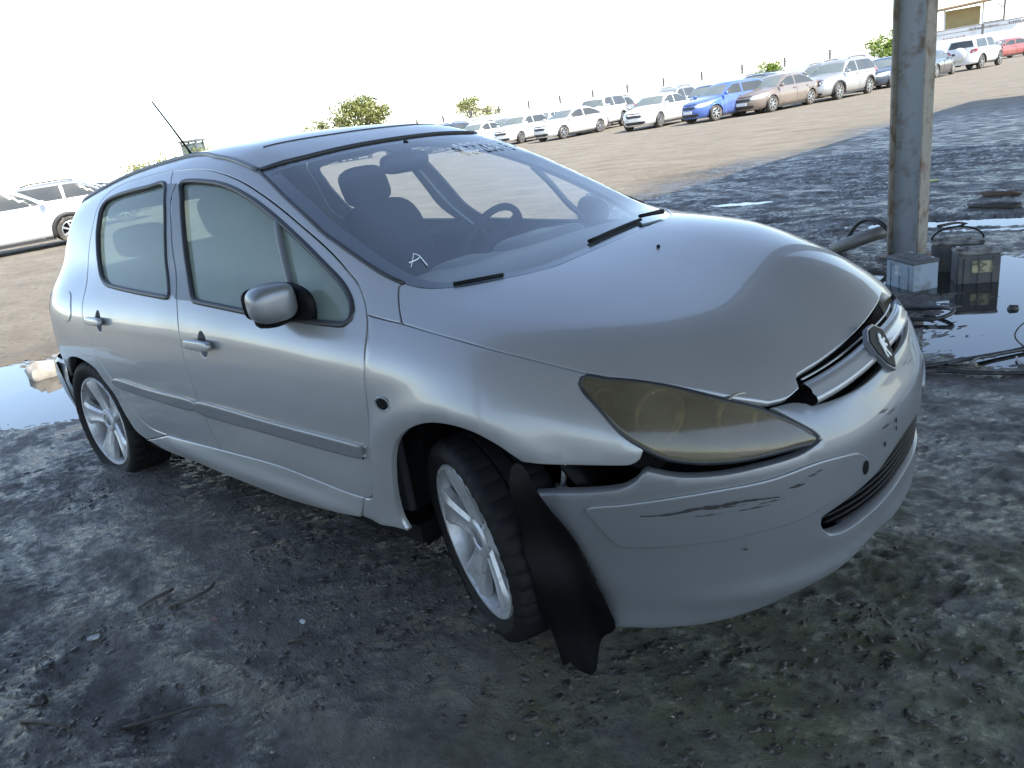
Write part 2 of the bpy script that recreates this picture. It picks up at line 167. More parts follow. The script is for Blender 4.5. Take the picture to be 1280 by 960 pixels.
class MB:
    def __init__(s): s.V=[];s.F=[];s.M=[]
    def add(s,V,F,mi=0):
        k=len(s.V); s.V+= [tuple(map(float,v)) for v in V]; s.F+=[tuple(int(i)+k for i in f) for f in F]; s.M+=[mi]*len(F)
    def box(s,c,d,rot=None,bev=0,mi=0):
        c=np.array(c,float); hx,hy,hz=[x/2 for x in d]
        if bev<=0:
            P=np.array([[x*hx,y*hy,z*hz] for x in(-1,1) for y in(-1,1) for z in(-1,1)],float)
            F=[(0,1,3,2),(4,6,7,5),(0,4,5,1),(2,3,7,6),(0,2,6,4),(1,5,7,3)]
        else:
            P=[];key={}
            for x in(-1,1):
                for y in(-1,1):
                    for z in(-1,1):
                        for ax in range(3):
                            q=[x*(hx-bev),y*(hy-bev),z*(hz-bev)]; q[ax]=(x*hx,y*hy,z*hz)[ax]; key[(x,y,z,ax)]=len(P); P.append(q)
            P=np.array(P);F=[]
            for ax in range(3):
                o=[i for i in range(3) if i!=ax]
                for sg in(-1,1):
                    cyc=[]
                    for a,b in((-1,-1),(1,-1),(1,1),(-1,1)):
                        t=[0,0,0];t[ax]=sg;t[o[0]]=a;t[o[1]]=b;cyc.append(key[(*t,ax)])
                    F.append(cyc if (sg>0)==(ax!=1) else cyc[::-1])
            for ax in range(3):
                o=[i for i in range(3) if i!=ax]
                for a in(-1,1):
                    for b in(-1,1):
                        t0=[0,0,0];t0[ax]=-1;t0[o[0]]=a;t0[o[1]]=b;t1=list(t0);t1[ax]=1
                        F.append([key[(*t0,o[0])],key[(*t1,o[0])],key[(*t1,o[1])],key[(*t0,o[1])]])
            for x in(-1,1):
                for y in(-1,1):
                    for z in(-1,1): F.append([key[(x,y,z,0)],key[(x,y,z,1)],key[(x,y,z,2)]])
            # consistent outward orientation
            G=[]
            for f in F:
                q=P[f]; n=np.cross(q[1]-q[0],q[2]-q[0]); G.append(f if n@q.mean(0)>0 else f[::-1])
            F=G
        if rot is not None: P=P@np.array(rot).T
        s.add(P+c,F,mi)
    def tube(s,path,r,n=8,closed=False,caps=True,mi=0,flat=1.0):
        path=np.array(path,float);m=len(path); rr=np.ones(m)*r if np.isscalar(r) else np.array(r)
        T=np.gradient(path,axis=0)
        if closed: T=(np.roll(path,-1,0)-np.roll(path,1,0))
        T/=np.linalg.norm(T,axis=1)[:,None]+1e-12
        up=np.array([0,0,1.]) if abs(T[0,2])<.9 else np.array([1.,0,0])
        V=[];a=np.cross(T[0],up);a/=np.linalg.norm(a)
        for i in range(m):
            a=a-T[i]*(a@T[i]);a/=np.linalg.norm(a)+1e-12;b=np.cross(T[i],a)
            for k in range(n):
                t=2*math.pi*k/n; V.append(path[i]+rr[i]*(math.cos(t)*a*flat+math.sin(t)*b))
        F=[]
        for i in range(m if closed else m-1):
            j=(i+1)%m
            for k in range(n):
                l=(k+1)%n; F.append((i*n+k,i*n+l,j*n+l,j*n+k))
        if caps and not closed: F+= [tuple(range(n))[::-1],tuple((m-1)*n+k for k in range(n))]
        s.add(V,F,mi)
    def lathe(s,prof,axis='y',n=32,c=(0,0,0),mi=0,caps=False):
        V=[]
        for r,h in prof:
            for k in range(n):
                t=2*math.pi*k/n;a,b=r*math.cos(t),r*math.sin(t)
                V.append({'y':(a,h,b),'z':(a,b,h),'x':(h,a,b)}[axis])
        V=np.array(V)+np.array(c);F=[]
        for i in range(len(prof)-1):
            for k in range(n):
                l=(k+1)%n;F.append((i*n+k,(i+1)*n+k,(i+1)*n+l,i*n+l))
        if caps: F+=[tuple(range(n)),tuple((len(prof)-1)*n+k for k in range(n))[::-1]]
        s.add(V,F,mi)
    def sell(s,c,d,e=.4,n=20,rot=None,mi=0):
        """rounded block (superellipsoid)"""
        V=[];m=n//2
        pw=lambda v:math.copysign(abs(v)**e,v)
        for i in range(m+1):
            ph=-math.pi/2+math.pi*i/m
            for k in range(n):
                t=2*math.pi*k/n
                V.append((d[0]/2*pw(math.cos(ph))*pw(math.cos(t)),d[1]/2*pw(math.cos(ph))*pw(math.sin(t)),d[2]/2*pw(math.sin(ph))))
        V=np.array(V)
        if rot is not None: V=V@np.array(rot).T
        F=[(i*n+k,i*n+(k+1)%n,(i+1)*n+(k+1)%n,(i+1)*n+k) for i in range(m) for k in range(n)]
        s.add(V+np.array(c),F,mi)
    def prism(s,poly,z0,z1,mi=0,xf=None):
        n=len(poly);V=[(x,y,z0) for x,y in poly]+[(x,y,z1) for x,y in poly]
        F=[tuple(range(n))[::-1],tuple(range(n,2*n))]+[(i,(i+1)%n,n+(i+1)%n,n+i) for i in range(n)]
        V=np.array(V,float)
        if xf is not None: V=xf(V)
        s.add(V,F,mi)
    def build(s,name,m,parent=None,smooth=False,loc=None,auto=None):
        o=mesh_obj(name,s.V,s.F,m,parent,smooth or auto is not None,loc=loc)
        if any(s.M): o.data.polygons.foreach_set('material_index',s.M)
        if auto is not None:
            o.data.set_sharp_from_angle(angle=math.radians(auto))
        return o
def rot(ax,a):
    return np.array(Matrix.Rotation(a,3,ax))
# ---------------- panels cut out of an implicit body surface
class Ortho:
    def __init__(s,d,t0=0.,t1=3.,back=2.5,flip=False,n=150):
        d=np.array(d,float);d/=np.linalg.norm(d)
        if flip: d=d*np.array([1,-1,1])
        e1=np.cross([0,0,1.] if abs(d[2])<.9 else [0,1.,0],d);e1/=np.linalg.norm(e1);e2=np.cross(d,e1)
        s.d,s.e1,s.e2,s.back,s.t0,s.t1,s.n=d,e1,e2,back,t0,t1,n
    def to2(s,P): P=np.atleast_2d(P);return np.stack([P@s.e1,P@s.e2],1)
    def ray(s,q): return q[:,:1]*s.e1+q[:,1:]*s.e2-s.d*s.back,np.repeat(s.d[None],len(q),0)
class Cyl:
    def __init__(s,x0=-.2,k=.9,t0=0.5,t1=2.,n=120): s.x0,s.k,s.t0,s.t1,s.n=x0,k,t0,t1,n
    def to2(s,P): P=np.atleast_2d(P);return np.stack([np.arctan2(P[:,1],P[:,0]-s.x0)*s.k,P[:,2]],1)
    def ray(s,q):
        a=q[:,0]/s.k;D=-np.stack([np.cos(a),np.sin(a),0*a],1);O=-2.2*D;O[:,0]+=s.x0;O[:,2]=q[:,1];return O,D
def grad(F,P,e=1.5e-3):
    g=np.stack([F(P+np.eye(3)[k]*e)-F(P-np.eye(3)[k]*e) for k in range(3)],-1)
    return g/(np.linalg.norm(g,axis=-1,keepdims=True)+1e-12)
def catmull(P,ds):
    P=np.array(P,float)
    if len(P)==2: n=max(1,int(np.linalg.norm(P[1]-P[0])/ds)); return np.array([P[0]+(P[1]-P[0])*i/n for i in range(n)])
    Q=np.vstack([2*P[0]-P[1],P,2*P[-1]-P[-2]]);out=[]
    for i in range(1,len(Q)-2):
        n=max(1,int(round(np.linalg.norm(Q[i+1]-Q[i])/ds)))
        p0,p1,p2,p3=Q[i-1:i+3]
        for k in range(n):
            t=k/n; out.append(.5*((2*p1)+(-p0+p2)*t+(2*p0-5*p1+4*p2-p3)*t*t+(-p0+3*p1-3*p2+p3)*t**3))
    return np.array(out)
def closedcat(P,ds):
    P=np.array(P,float);out=[];n0=len(P)
    for i in range(n0):
        p0,p1,p2,p3=P[i-1],P[i],P[(i+1)%n0],P[(i+2)%n0]
        n=max(1,int(round(np.linalg.norm(p2-p1)/ds)))
        for k in range(n):
            t=k/n; out.append(.5*((2*p1)+(-p0+p2)*t+(2*p0-5*p1+4*p2-p3)*t*t+(-p0+3*p1-3*p2+p3)*t**3))
    return np.array(out)
def area(Q): x,y=Q[:,0],Q[:,1];return .5*np.sum(x*np.roll(y,-1)-np.roll(x,-1)*y)
def offs(Q,g):
    """offset a ccw closed polygon inwards by g"""
    e=np.roll(Q,-1,0)-Q;e/=np.linalg.norm(e,axis=1)[:,None]+1e-12
    n=np.stack([-e[:,1],e[:,0]],1);m=np.roll(n,1,0)+n;l=np.linalg.norm(m,axis=1);m/=l[:,None]+1e-9
    c=np.clip((m*n).sum(1),.5,1)
    return Q+m*(g/c)[:,None]
def inpoly(P,Q):
    x,y=P[:,0][:,None],P[:,1][:,None];x1,y1=Q[:,0][None],Q[:,1][None];x2,y2=np.roll(Q[:,0],-1)[None],np.roll(Q[:,1],-1)[None]
    c=((y1>y)!=(y2>y))&(x<(x2-x1)*(y-y1)/(y2-y1+1e-15)+x1)
    return c.sum(1)%2==1
def dseg(P,Q):
    A=Q;B=np.roll(Q,-1,0);d=B-A;t=((P[:,None]-A[None])*d[None]).sum(2)/((d*d).sum(1)[None]+1e-15);t=np.clip(t,0,1)
    return np.linalg.norm(P[:,None]-A[None]-t[...,None]*d[None],axis=2).min(1)
def outline(segs,chart,h,flip=False):
    out=[]
    for s in segs:
        s=np.array(s,float)
        if flip: s=s*np.array([1,-1,1])
        out.append(catmull(chart.to2(s),h*.6))
    Q=np.vstack(out);keep=[0]
    for i in range(1,len(Q)):
        if np.linalg.norm(Q[i]-Q[keep[-1]])>h*.12: keep.append(i)
    Q=Q[keep]
    if np.linalg.norm(Q[0]-Q[-1])<h*.12: Q=Q[:-1]
    return Q if area(Q)>0 else Q[::-1]
def panel(name,segs,chart,m,parent,F,holes=(),h=.03,gap=.0026,flange=.014,off=0.,flip=False,closed=False,rim=.0025,offf=None,holeflange=None):
    if closed:
        pts=np.array(segs,float)*(np.array([1,-1,1]) if flip else 1); Q=closedcat(chart.to2(pts),h*.6); Q=Q if area(Q)>0 else Q[::-1]
    else: Q=outline(segs,chart,h,flip)
    rings=[(offs(Q,gap+rim),offs(Q,gap))]
    for H in holes:
        pts=np.array(H,float)*(np.array([1,-1,1]) if flip else 1); q=closedcat(chart.to2(pts),h*.5); q=q if area(q)>0 else q[::-1]
        rings.append((offs(q,-gap-rim)[::-1],offs(q,-gap)[::-1]))
    mn=rings[0][0].min(0);mx=rings[0][0].max(0)
    gx,gy=np.meshgrid(np.arange(mn[0],mx[0],h),np.arange(mn[1],mx[1],h*.866))
    gx=gx+(np.arange(gx.shape[0])%2)[:,None]*h/2; G=np.stack([gx.ravel(),gy.ravel()],1)
    ok=inpoly(G,rings[0][0])
    for a,_ in rings[1:]: ok&=~inpoly(G,a)
    G=G[ok]
    for a,_ in rings: G=G[dseg(G,a)>h*.42] if len(G) else G
    vs=[];ed=[];k=0
    for a,_ in rings:
        n=len(a);vs.append(a);ed+=[(k+i,k+(i+1)%n) for i in range(n)];k+=n
    nr=k;allv=np.vstack(vs+[G])
    cv,ce,cf,ov,oe,of=geometry.delaunay_2d_cdt([Vector(v) for v in allv],ed,[],0,1e-6,True)
    cv=np.array([tuple(v) for v in cv]);cf=np.array([f for f in cf if len(f)==3]);
    cen=cv[cf].mean(1);ok=inpoly(cen,rings[0][0])
    for a,_ in rings[1:]: ok&=~inpoly(cen,a)
    cf=cf[ok];mp={}
    for i,l in enumerate(ov):
        for j in l: mp[j]=i
    B2=np.vstack([b for _,b in rings])
    O,D=chart.ray(np.vstack([cv,B2]));P=cast(F,O,D,chart.t0,chart.t1,chart.n)
    bad=np.isnan(P[:,0])
    if bad.any():
        good=np.where(~bad)[0];allq=np.vstack([cv,B2])
        for i in np.where(bad)[0]: j=good[np.argmin(((allq[good]-allq[i])**2).sum(1))];P[i]=P[j]
        print('panel',name,'missed',int(bad.sum()))
    Nn=grad(F,P)
    o_=off+ (offf(P) if offf is not None else 0)
    P=P+Nn*(o_[:,None] if isinstance(o_,np.ndarray) else o_)
    nc=len(cv);PB=P[nc:];NB=Nn[nc:];PC=PB-NB*flange;PB=PB-NB*min(.0016,rim*.4)
    V=np.vstack([P[:nc],PB,PC]);nb=len(PB)
    # side direction
    T=np.zeros_like(NB);k=0
    for a,b in rings:
        n=len(b);q=P[nc+k:nc+k+n];A=np.array([P[mp[k+i]] for i in range(n)]);d=q-A;d/=np.linalg.norm(d,axis=1)[:,None]+1e-9;T[k:k+n]=d;k+=n
    NBm=NB+T*.45;NBm/=np.linalg.norm(NBm,axis=1)[:,None]
    if offf is not None: NA=None
    Nall=np.vstack([Nn[:nc],NBm,T])
    Fc=[];fl=flip
    e0=cf[0];
    # orient triangles outwards
    tn=np.cross(V[cf[:,1]]-V[cf[:,0]],V[cf[:,2]]-V[cf[:,0]]);s=(tn*Nn[cf[:,0]]).sum(1)
    cf=np.where((s>0)[:,None],cf,cf[:,::-1]);Fc=[tuple(f) for f in cf]
    k=0
    for a,b in rings:
        n=len(b)
        for i in range(n):
            j=(i+1)%n;ai,aj=mp[k+i],mp[k+j];bi,bj=nc+k+i,nc+k+j;ci,cj=nc+nb+k+i,nc+nb+k+j
            for f,nn in (((ai,aj,bj,bi),NBm[k+i]),((bi,bj,cj,ci),T[k+i])):
                f=[x for ii,x in enumerate(f) if x not in f[:ii]]
                if len(f)<3: continue
                v=V[f];q=np.cross(v[1]-v[0],v[2]-v[0]);Fc.append(tuple(f) if q@nn>0 else tuple(f[::-1]))
        k+=n
    return mesh_obj(name,V,Fc,m,parent,True,normals=None if offf is not None else Nall)
def surf(chart,F,pts3,off=0.,flip=False,ds=None,closed=False):
    """points on the surface for 3D guide points"""
    pts=np.array(pts3,float)*(np.array([1,-1,1]) if flip else 1);q=chart.to2(pts)
    if ds: q=closedcat(q,ds) if closed else np.vstack([catmull(q,ds),q[-1:]])
    O,D=chart.ray(q);P=cast(F,O,D,chart.t0,chart.t1,chart.n);ok=~np.isnan(P[:,0]);P=P[ok];return P+grad(F,P)*off
def copytree(o,parent=None):
    c=o.copy();COL.objects.link(c);c.parent=parent
    for k in ('label',):
        pass
    for ch in [x for x in bpy.data.objects if x.parent==o]: copytree(ch,c)
    return c

# ---------------- materials of the silver hatchback
M={}
def paint_mat():
    m=mat('silver_paint',(.34,.35,.36),.32,.64,coat=.85,coatr=.025,dust=((.33,.33,.32),.52,1.4))
    t=m.node_tree;N=t.nodes;L=t.links;p=N['Principled BSDF']
    tc=[n for n in N if n.type=='TEX_COORD'][0]
    # metallic flake: tiny bump so the highlight sparkles like real paint
    n=N.new('ShaderNodeTexNoise');n.inputs['Scale'].default_value=420;n.inputs['Detail'].default_value=2;L.new(tc.outputs['Object'],n.inputs['Vector'])
    b=N.new('ShaderNodeBump');b.inputs['Strength'].default_value=.05;b.inputs['Distance'].default_value=.001;L.new(n.outputs[0],b.inputs['Height'])
    L.new(b.outputs[0],p.inputs['Normal'])
    # gentle unevenness of the clear coat
    n2=N.new('ShaderNodeTexNoise');n2.inputs['Scale'].default_value=2.2;n2.inputs['Detail'].default_value=3;L.new(tc.outputs['Object'],n2.inputs['Vector'])
    b2=N.new('ShaderNodeBump');b2.inputs['Strength'].default_value=.12;b2.inputs['Distance'].default_value=.02;L.new(n2.outputs[0],b2.inputs['Height']);L.new(b2.outputs[0],p.inputs['Coat Normal'])
    return m
M['paint']=paint_mat()
M['bump']=mat('silver_bumper_plastic',(.21,.225,.24),.38,.55,coat=.6,coatr=.05,dust=((.15,.15,.147),.38,3.))
M['blk']=mat('black_plastic',(.004,.004,.005),.55,spec=.18,noise=(9,6,(.016,.015,.014),.55,.8),bump=(60,.15,.003))
M['dark']=mat('dark_cavity',(.0045,.0045,.005),.8,spec=.15)
M['rubber']=mat('window_rubber',(.022,.024,.028),.45)
M['trim']=mat('charcoal_trim',(.10,.115,.13),.42,.1,coat=.2,dust=((.2,.2,.2),.25,6))
M['tyre']=mat('tyre_rubber',(.005,.005,.006),.7,spec=.22,noise=(14,6,(.018,.017,.015),.55,.8),bump=(90,.2,.002))
M['alloy']=mat('alloy_wheel',(.46,.47,.48),.42,.6,noise=(30,6,(.24,.22,.19),.56,.72),bump=(160,.05,.001))
M['chrome']=mat('bright_metal',(.50,.51,.53),.3,1.0)
M['grey_plastic']=mat('dash_plastic',(.17,.18,.18),.6)
M['seat']=mat('seat_fabric',(.022,.024,.028),.9)
M['frit']=mat('glass_black_border',(.012,.014,.018),.12,spec=.6)
M['wind']=glassmat('windscreen_glass',(.93,.97,.97),dustc=(.42,.5,.52),dust=.06,dscale=2.,ior=1.95)
M['far']=glassmat('clean_side_glass',(.95,.97,.92),dustc=(.70,.72,.60),dust=.14,dscale=1.3,rough=.03,ior=1.5)
M['side']=glassmat('dusty_side_glass',(.62,.76,.68),dustc=(.56,.68,.60),dust=.55,dscale=1.3,rough=.03)
M['tail']=mat('red_lens',(.25,.012,.012),.15,coat=.6)
M['chalk']=mat('white_marker',(.88,.92,.95),.8)
M['torn']=mat('torn_black_liner',(.003,.003,.0035),.45,spec=.10,bump=(25,.3,.006))
M['refl']=mat('lamp_reflector',(.34,.32,.25),.3,.85)
def lens_mat():
    m=mat('yellowed_lens',(.115,.098,.062),.2,0,coat=.8,coatr=.06,noise=(4,6,(.23,.20,.13),.42,.72));t=m.node_tree;N=t.nodes;L=t.links
    tr=N.new('ShaderNodeBsdfTransparent');tr.inputs[0].default_value=(.80,.72,.48,1);x=N.new('ShaderNodeMixShader');x.inputs[0].default_value=.64
    L.new(tr.outputs[0],x.inputs[1]);L.new(N['Principled BSDF'].outputs[0],x.inputs[2]);L.new(x.outputs[0],N['Material Output'].inputs[0]);return m
M['lens']=lens_mat()
M['scar']=mat('bare_black_plastic_scar',(.02,.02,.02),.7)
# ---------------- the hatchback
car=empty('hatchback_car','silver five-door hatchback with yellowed headlight and damaged front end standing on the mud','car')
_R=[[0.9999458135,0.0001249103,-0.0104093405],[0.0,0.9999280098,0.0119989674],[0.01041009,-0.0119983172,0.9998738272]]
car.matrix_world=Matrix(((*_R[0],0),(*_R[1],0),(*_R[2],-.014),(0,0,0,1)))
B=lambda k:BK[k]
mir=lambda P:[[x,-y,z] for x,y,z in P]
rv=lambda k:BK[k][::-1]
cSide=Ortho((0,1,-.12),t0=.9,t1=2.6,back=2.5)
cFend=Ortho((-.30,1,-.42),t0=.5,t1=3.2,back=2.8)
cBody=Ortho((.12,1,-.55),t0=.4,t1=3.4,back=2.8)
cHood=Ortho((-.35,0,-1),t0=.8,t1=3.2,back=2.5)
cWs=Ortho((-.46,0,-.888),t0=.2,t1=3.2,back=2.5)
cRoof=Ortho((0,0,-1),t0=.5,t1=2.5,back=2.8)
cTail=Ortho((1,0,-.25),t0=0.,t1=3.0,back=4.6)
cB=Cyl()
def flipc(c):
    n=Ortho((0,1,0));n.__dict__.update(c.__dict__);f=np.array([1,-1,1]);n.d=c.d*f;n.e1=c.e1*f;n.e2=c.e2*f;return n
def hole(k):
    c=BK[k][0];return [[c[0]+.030*math.cos(a),c[1],c[2]+.046*math.sin(a)] for a in np.linspace(0,2*math.pi,18,endpoint=False)]
# hood
hf=B('hood_f4')[:4]+[[.683,-.05,.718]]
hoodsegs=[B('hood_side'),B('hood_f1'),B('hood_f2'),B('hood_f3'),hf+mir(hf)[::-1],mir(B('hood_f3'))[::-1],mir(B('hood_f2'))[::-1],mir(B('hood_f1'))[::-1],mir(B('hood_side'))[::-1],
  mir(B('hood_corner')),mir(B('cowl'))+B('cowl')[::-1],B('hood_corner')[::-1]]
panel('hood',hoodsegs,cHood,M['paint'],car,U,h=.022,gap=.0025,flange=.03)
for fl in (False,True):
    fc=flipc(cFend) if fl else cFend; sc=flipc(cSide) if fl else cSide; bc=flipc(cBody) if fl else cBody
    fen=panel('fender',[B('hood_side'),B('head_rear'),B('fend_f'),B('arch_f'),B('sill_f'),B('sill_v'),B('door_f'),B('fend_t')],fc,M['paint'],car,U,h=.025,flip=fl,flange=.02,
       offf=lambda P:.010*np.exp(-((np.hypot(P[:,0]+.06,P[:,2]-.315)-.40)/.045)**2)*(P[:,2]>.2))
    d1=panel('door',[B('bshut'),B('door_b'),B('door_f'),rv('frame')[::-1]],sc,M['paint'],car,U,holes=[B('fwin'),hole('hf_c')],h=.026,flip=fl)
    d2=panel('door',[B('rdoor'),B('rdoor_b'),rv('bshut')],sc,M['paint'],car,U,holes=[B('rwin'),hole('hr_c')],h=.026,flip=fl)
    rear=[[-3.02,-.60,1.30],[-3.12,-.64,1.12],[-3.20,-.68,.95],[-3.26,-.70,.80],[-3.27,-.70,.66]]
    body=panel('body_side',[rv('hood_corner')[::-1],rv('ws_r')[::-1],B('ditch')+[[-2.2,-.46,1.45],[-2.7,-.50,1.40],[-3.02,-.60,1.30]],rear,[[-3.27,-.70,.66],[-3.1,-.80,.62],[-2.95,-.84,.58],[-2.90,-.85,.52]],
       [[-2.90,-.85,.52],[-2.84,-.85,.57],[-2.74,-.857,.632]]+B('arch_r')[1:],[BK['arch_r'][-1],BK['rdoor'][-1]],rv('rdoor'),rv('frame'),B('fend_t')],bc,M['paint'],car,U,h=.028,flip=fl)
    panel('sill',[B('sill_b'),B('sill_v'),rv('door_b'),rv('rdoor_b'),[BK['rdoor'][-1],BK['arch_r'][-1]]],sc,M['paint'],car,U,h=.022,flip=fl,flange=.05,
       offf=lambda P:.016*np.exp(-((P[:,2]-.30-.02*np.clip((-P[:,0]-1.2),-1,1))/.035)**2)*np.clip((-P[:,0]-.45)/.3,0,1)*np.clip((P[:,0]+2.1)/.3,0,1))
    # glazing, seals, dark pillar trim
    for d,key in ((d1,'fwin'),(d2,'rwin')):
        panel('window_glass',B(key),sc,M['far'] if fl else M['side'],d,U,closed=True,h=.05,gap=.006,off=-.010,flip=fl,flange=.002)
        p=surf(sc,U,B(key),-.002,fl,.025,True);b=MB();b.tube(p,.0105,8,closed=True);b.build('window_seal',M['rubber'],d,True)
    p=surf(sc,U,B('qdiv1'),-.004,fl,.03);b=MB();b.tube(p,.014,8);b.build('window_divider',M['trim'],d1,True)
    for d,x0,key in ((d2,-.0,'rear'),(d1,0,'front')):
        if key=='rear': q=[[-1.745,-.59,1.37],[-1.73,-.592,1.365],[-1.66,-.645,1.28],[-1.60,-.71,1.13],[-1.535,-.795,.965],[-1.455,-.825,.93]]
        inner=BK['rwin'][-1:]+BK['rwin'][-2:-6:-1] if key=='rear' else BK['fwin'][-1:-4:-1]
    # rub strips, handles
    for d,key in ((d1,'rub_f'),(d2,'rub_r')):
        panel('rub_strip',B(key),sc,M['trim'] if False else M['bump'],d,U,closed=True,h=.02,gap=0,off=.011,rim=.009,flange=.014,flip=fl)
    for d,key,ck,w in ((d1,'hf','hf_c',.088),(d2,'hr','hr_c',.085)):
        c=np.array(BK[ck][0]);f=-1 if fl else 1
        cup=MB();cc=surf(sc,U,[c],-.006,fl)[0]
        nn=grad(U,cc[None])[0];t=np.array([1,0,.0]);t-=nn*(t@nn);t/=np.linalg.norm(t);u=np.cross(t,nn);u*=np.sign(u[2])
        Rm=np.stack([t,nn,u],1)
        # recess dish
        V=[];
        for i,(r,dp) in enumerate(((0,-.016),(.5,-.014),(.85,-.006),(1.08,.003))):
            for k in range(24):
                a=2*math.pi*k/24;V.append(cc+t*math.cos(a)*.030*r+u*math.sin(a)*.046*r+nn*dp)
        F_=[(i*24+k,i*24+(k+1)%24,(i+1)*24+(k+1)%24,(i+1)*24+k) for i in range(3) for k in range(24)]
        mesh_obj('handle_recess',V,F_,M['bump'],d)
        b=MB();b.sell(cc+nn*.026+u*.002,(.185 if key=='hf' else .17,.026,.036),e=.45,n=24,rot=Rm);h_=b.build('door_handle',M['paint'],d,True)
    # fuel flap groove and side repeater hole
    if not fl:
        panel('fuel_flap',B('fuel'),bc,M['paint'],body,U,closed=True,h=.03,gap=0,off=.0035,rim=.006,flange=.006)
    cc=surf(sc,U,B('rep'),.002,fl)[0];nn=grad(U,cc[None])[0];b=MB();t=np.array([1,0,0.]);t-=nn*(t@nn);t/=np.linalg.norm(t);u=np.cross(t,nn)
    ring=[cc+t*.030*math.cos(a)+u*.020*math.sin(a) for a in np.linspace(0,2*math.pi,20,endpoint=False)];b.tube(ring,.004,6,closed=True,mi=0)
    b.add([cc+nn*.003]+[cc+t*.024*math.cos(a)+u*.016*math.sin(a)+nn*.002 for a in np.linspace(0,2*math.pi,20,endpoint=False)],[(0,i+1,(i+1)%20+1) for i in range(20)],1)
    b.build('indicator_hole',[M['bump'],M['dark']],fen,True)
# dark strips on the B pillar
def strip(par,P0,key,fl):
    sc=flipc(cSide) if fl else cSide
    panel(key,P0,sc,M['trim'],par,U,closed=False,h=.03,gap=.001,off=.0022,rim=.002,flange=.003,flip=fl)
doors=[o for o in bpy.data.objects if o.name.startswith('door') and o.parent==car]
bs=BK['bshut'][:6]
for i,o in enumerate(doors):
    fl=i>=2
    wk='fwin' if i%2==0 else 'rwin'
    inn=[BK['fwin'][0]]+BK['fwin'][:-8:-1][:5] if i%2==0 else [BK['rwin'][0]]+BK['rwin'][:-6:-1][:4]
    inn=sorted(inn,key=lambda p:-p[2])
    sx=-.011 if i%2==0 else .011
    inn=[[p[0]+sx,p[1],p[2]] for p in inn]
    so_=[[p[0]-(-.004 if i%2==0 else .004),p[1],p[2]] for p in bs if p[2]<=inn[0][2]+.005 and p[2]>=inn[-1][2]-.02]
    tp_=[so_[0][0],so_[0][1],inn[0][2]]
    strip(o,[[tp_]+so_,[so_[-1],inn[-1]],inn[::-1],[inn[0],tp_]],'pillar_trim',fl)
# windscreen, roof
wt=B('ws_t')[:6];bot=[[x,y,z] for x,y,z in B('cowl')]
wsseg=[B('ws_r'),wt+mir(wt)[::-1],mir(rv('ws_r')),mir(bot)+bot[::-1]]
inner=[(np.array(p)) for p in []]
ws=panel('windscreen',wsseg,cWs,M['wind'],car,U,h=.05,gap=.004,off=-.003,flange=.003)
Qo=outline(wsseg,cWs,.05);Qi=offs(Qo,.045)
def lift(q,ch): O,D=ch.ray(q);return cast(U,O,D,ch.t0,ch.t1,ch.n)
inner3=lift(Qi[::2],cWs);inner3=inner3[~np.isnan(inner3[:,0])]
panel('windscreen_border',wsseg,cWs,M['frit'],ws,U,holes=[inner3.tolist()],h=.05,gap=.005,off=-.0062,flange=.001,rim=.002)
P=surf(cWs,U,BK['ws_r']+wt+mir(wt)[::-1]+mir(rv('ws_r')),-.001,ds=.04)
b=MB();b.tube(P,.0075,6);b.build('windscreen_seal',M['rubber'],ws,True)
dt=B('ditch')+[[-2.2,-.46,1.45],[-2.7,-.50,1.40],[-2.92,-.50,1.36]]
roof=panel('roof',[wt+mir(wt)[::-1],mir(dt),[[-2.92,.50,1.36],[-3.0,.2,1.36],[-3.0,-.2,1.36],[-2.92,-.5,1.36]],dt[::-1]],cRoof,M['paint'],car,U,h=.045,gap=.004)
for fl in (False,True):
    P=surf(cRoof,U,dt,.001,fl,.04);b=MB();b.tube(P,.010,6);b.build('roof_moulding',M['trim'],roof,True)
# sunken seam of the glass roof / sunroof edge
P=surf(cRoof,U,[[-1.23,-.44,1.41],[-1.18,-.2,1.43],[-1.17,0,1.43],[-1.18,.2,1.43],[-1.23,.44,1.41]],.0005,ds=.04);b=MB();b.tube(P,.003,5);b.build('roof_seam',M['rubber'],roof,True)
# tailgate with its window, tail lamps, rear bumper
tg=[[-3.02,-.58,1.31],[-3.04,0,1.335],[-3.02,.58,1.31],[-3.13,.63,1.12],[-3.21,.67,.95],[-3.27,.69,.80],[-3.30,.66,.64],[-3.36,0,.62],[-3.30,-.66,.64],[-3.27,-.69,.80],[-3.21,-.67,.95],[-3.13,-.63,1.12]]
wn=[[-3.06,-.50,1.25],[-3.07,0,1.28],[-3.06,.50,1.25],[-3.15,.55,1.08],[-3.19,.50,1.0],[-3.22,0,.98],[-3.19,-.50,1.0],[-3.15,-.55,1.08]]
tgo=panel('tailgate',tg,cTail,M['paint'],car,U,holes=[wn],closed=True,h=.05)
panel('rear_window',wn,cTail,M['far'],tgo,U,closed=True,h=.07,gap=.004,off=-.006,flange=.002)
for s in(-1,1):
    tl=[[-3.0,.80*s,.93],[-3.12,.74*s,.95],[-3.22,.70*s,.92],[-3.26,.70*s,.80],[-3.2,.76*s,.74],[-3.05,.81*s,.80]]
    b=MB();c_=Ortho((.7,-s,-.1),t0=.3,t1=4.5,back=4.,n=200)
    panel('tail_lamp',tl,c_,M['tail'],car,U,closed=True,h=.04,off=.004)
rb=MB()
def plan(z,xa,n,sx=1,inset=0):
    a=np.linspace(-1,1,n);out=[]
    for t in a:
        y=.84*math.copysign(abs(math.sin(t*math.pi/2))**.7,t);x=-3.36+.5*(1-abs(math.cos(t*math.pi/2))**.55);out.append([x+inset,y*(1-inset),z])
    return out
V=[];n=41
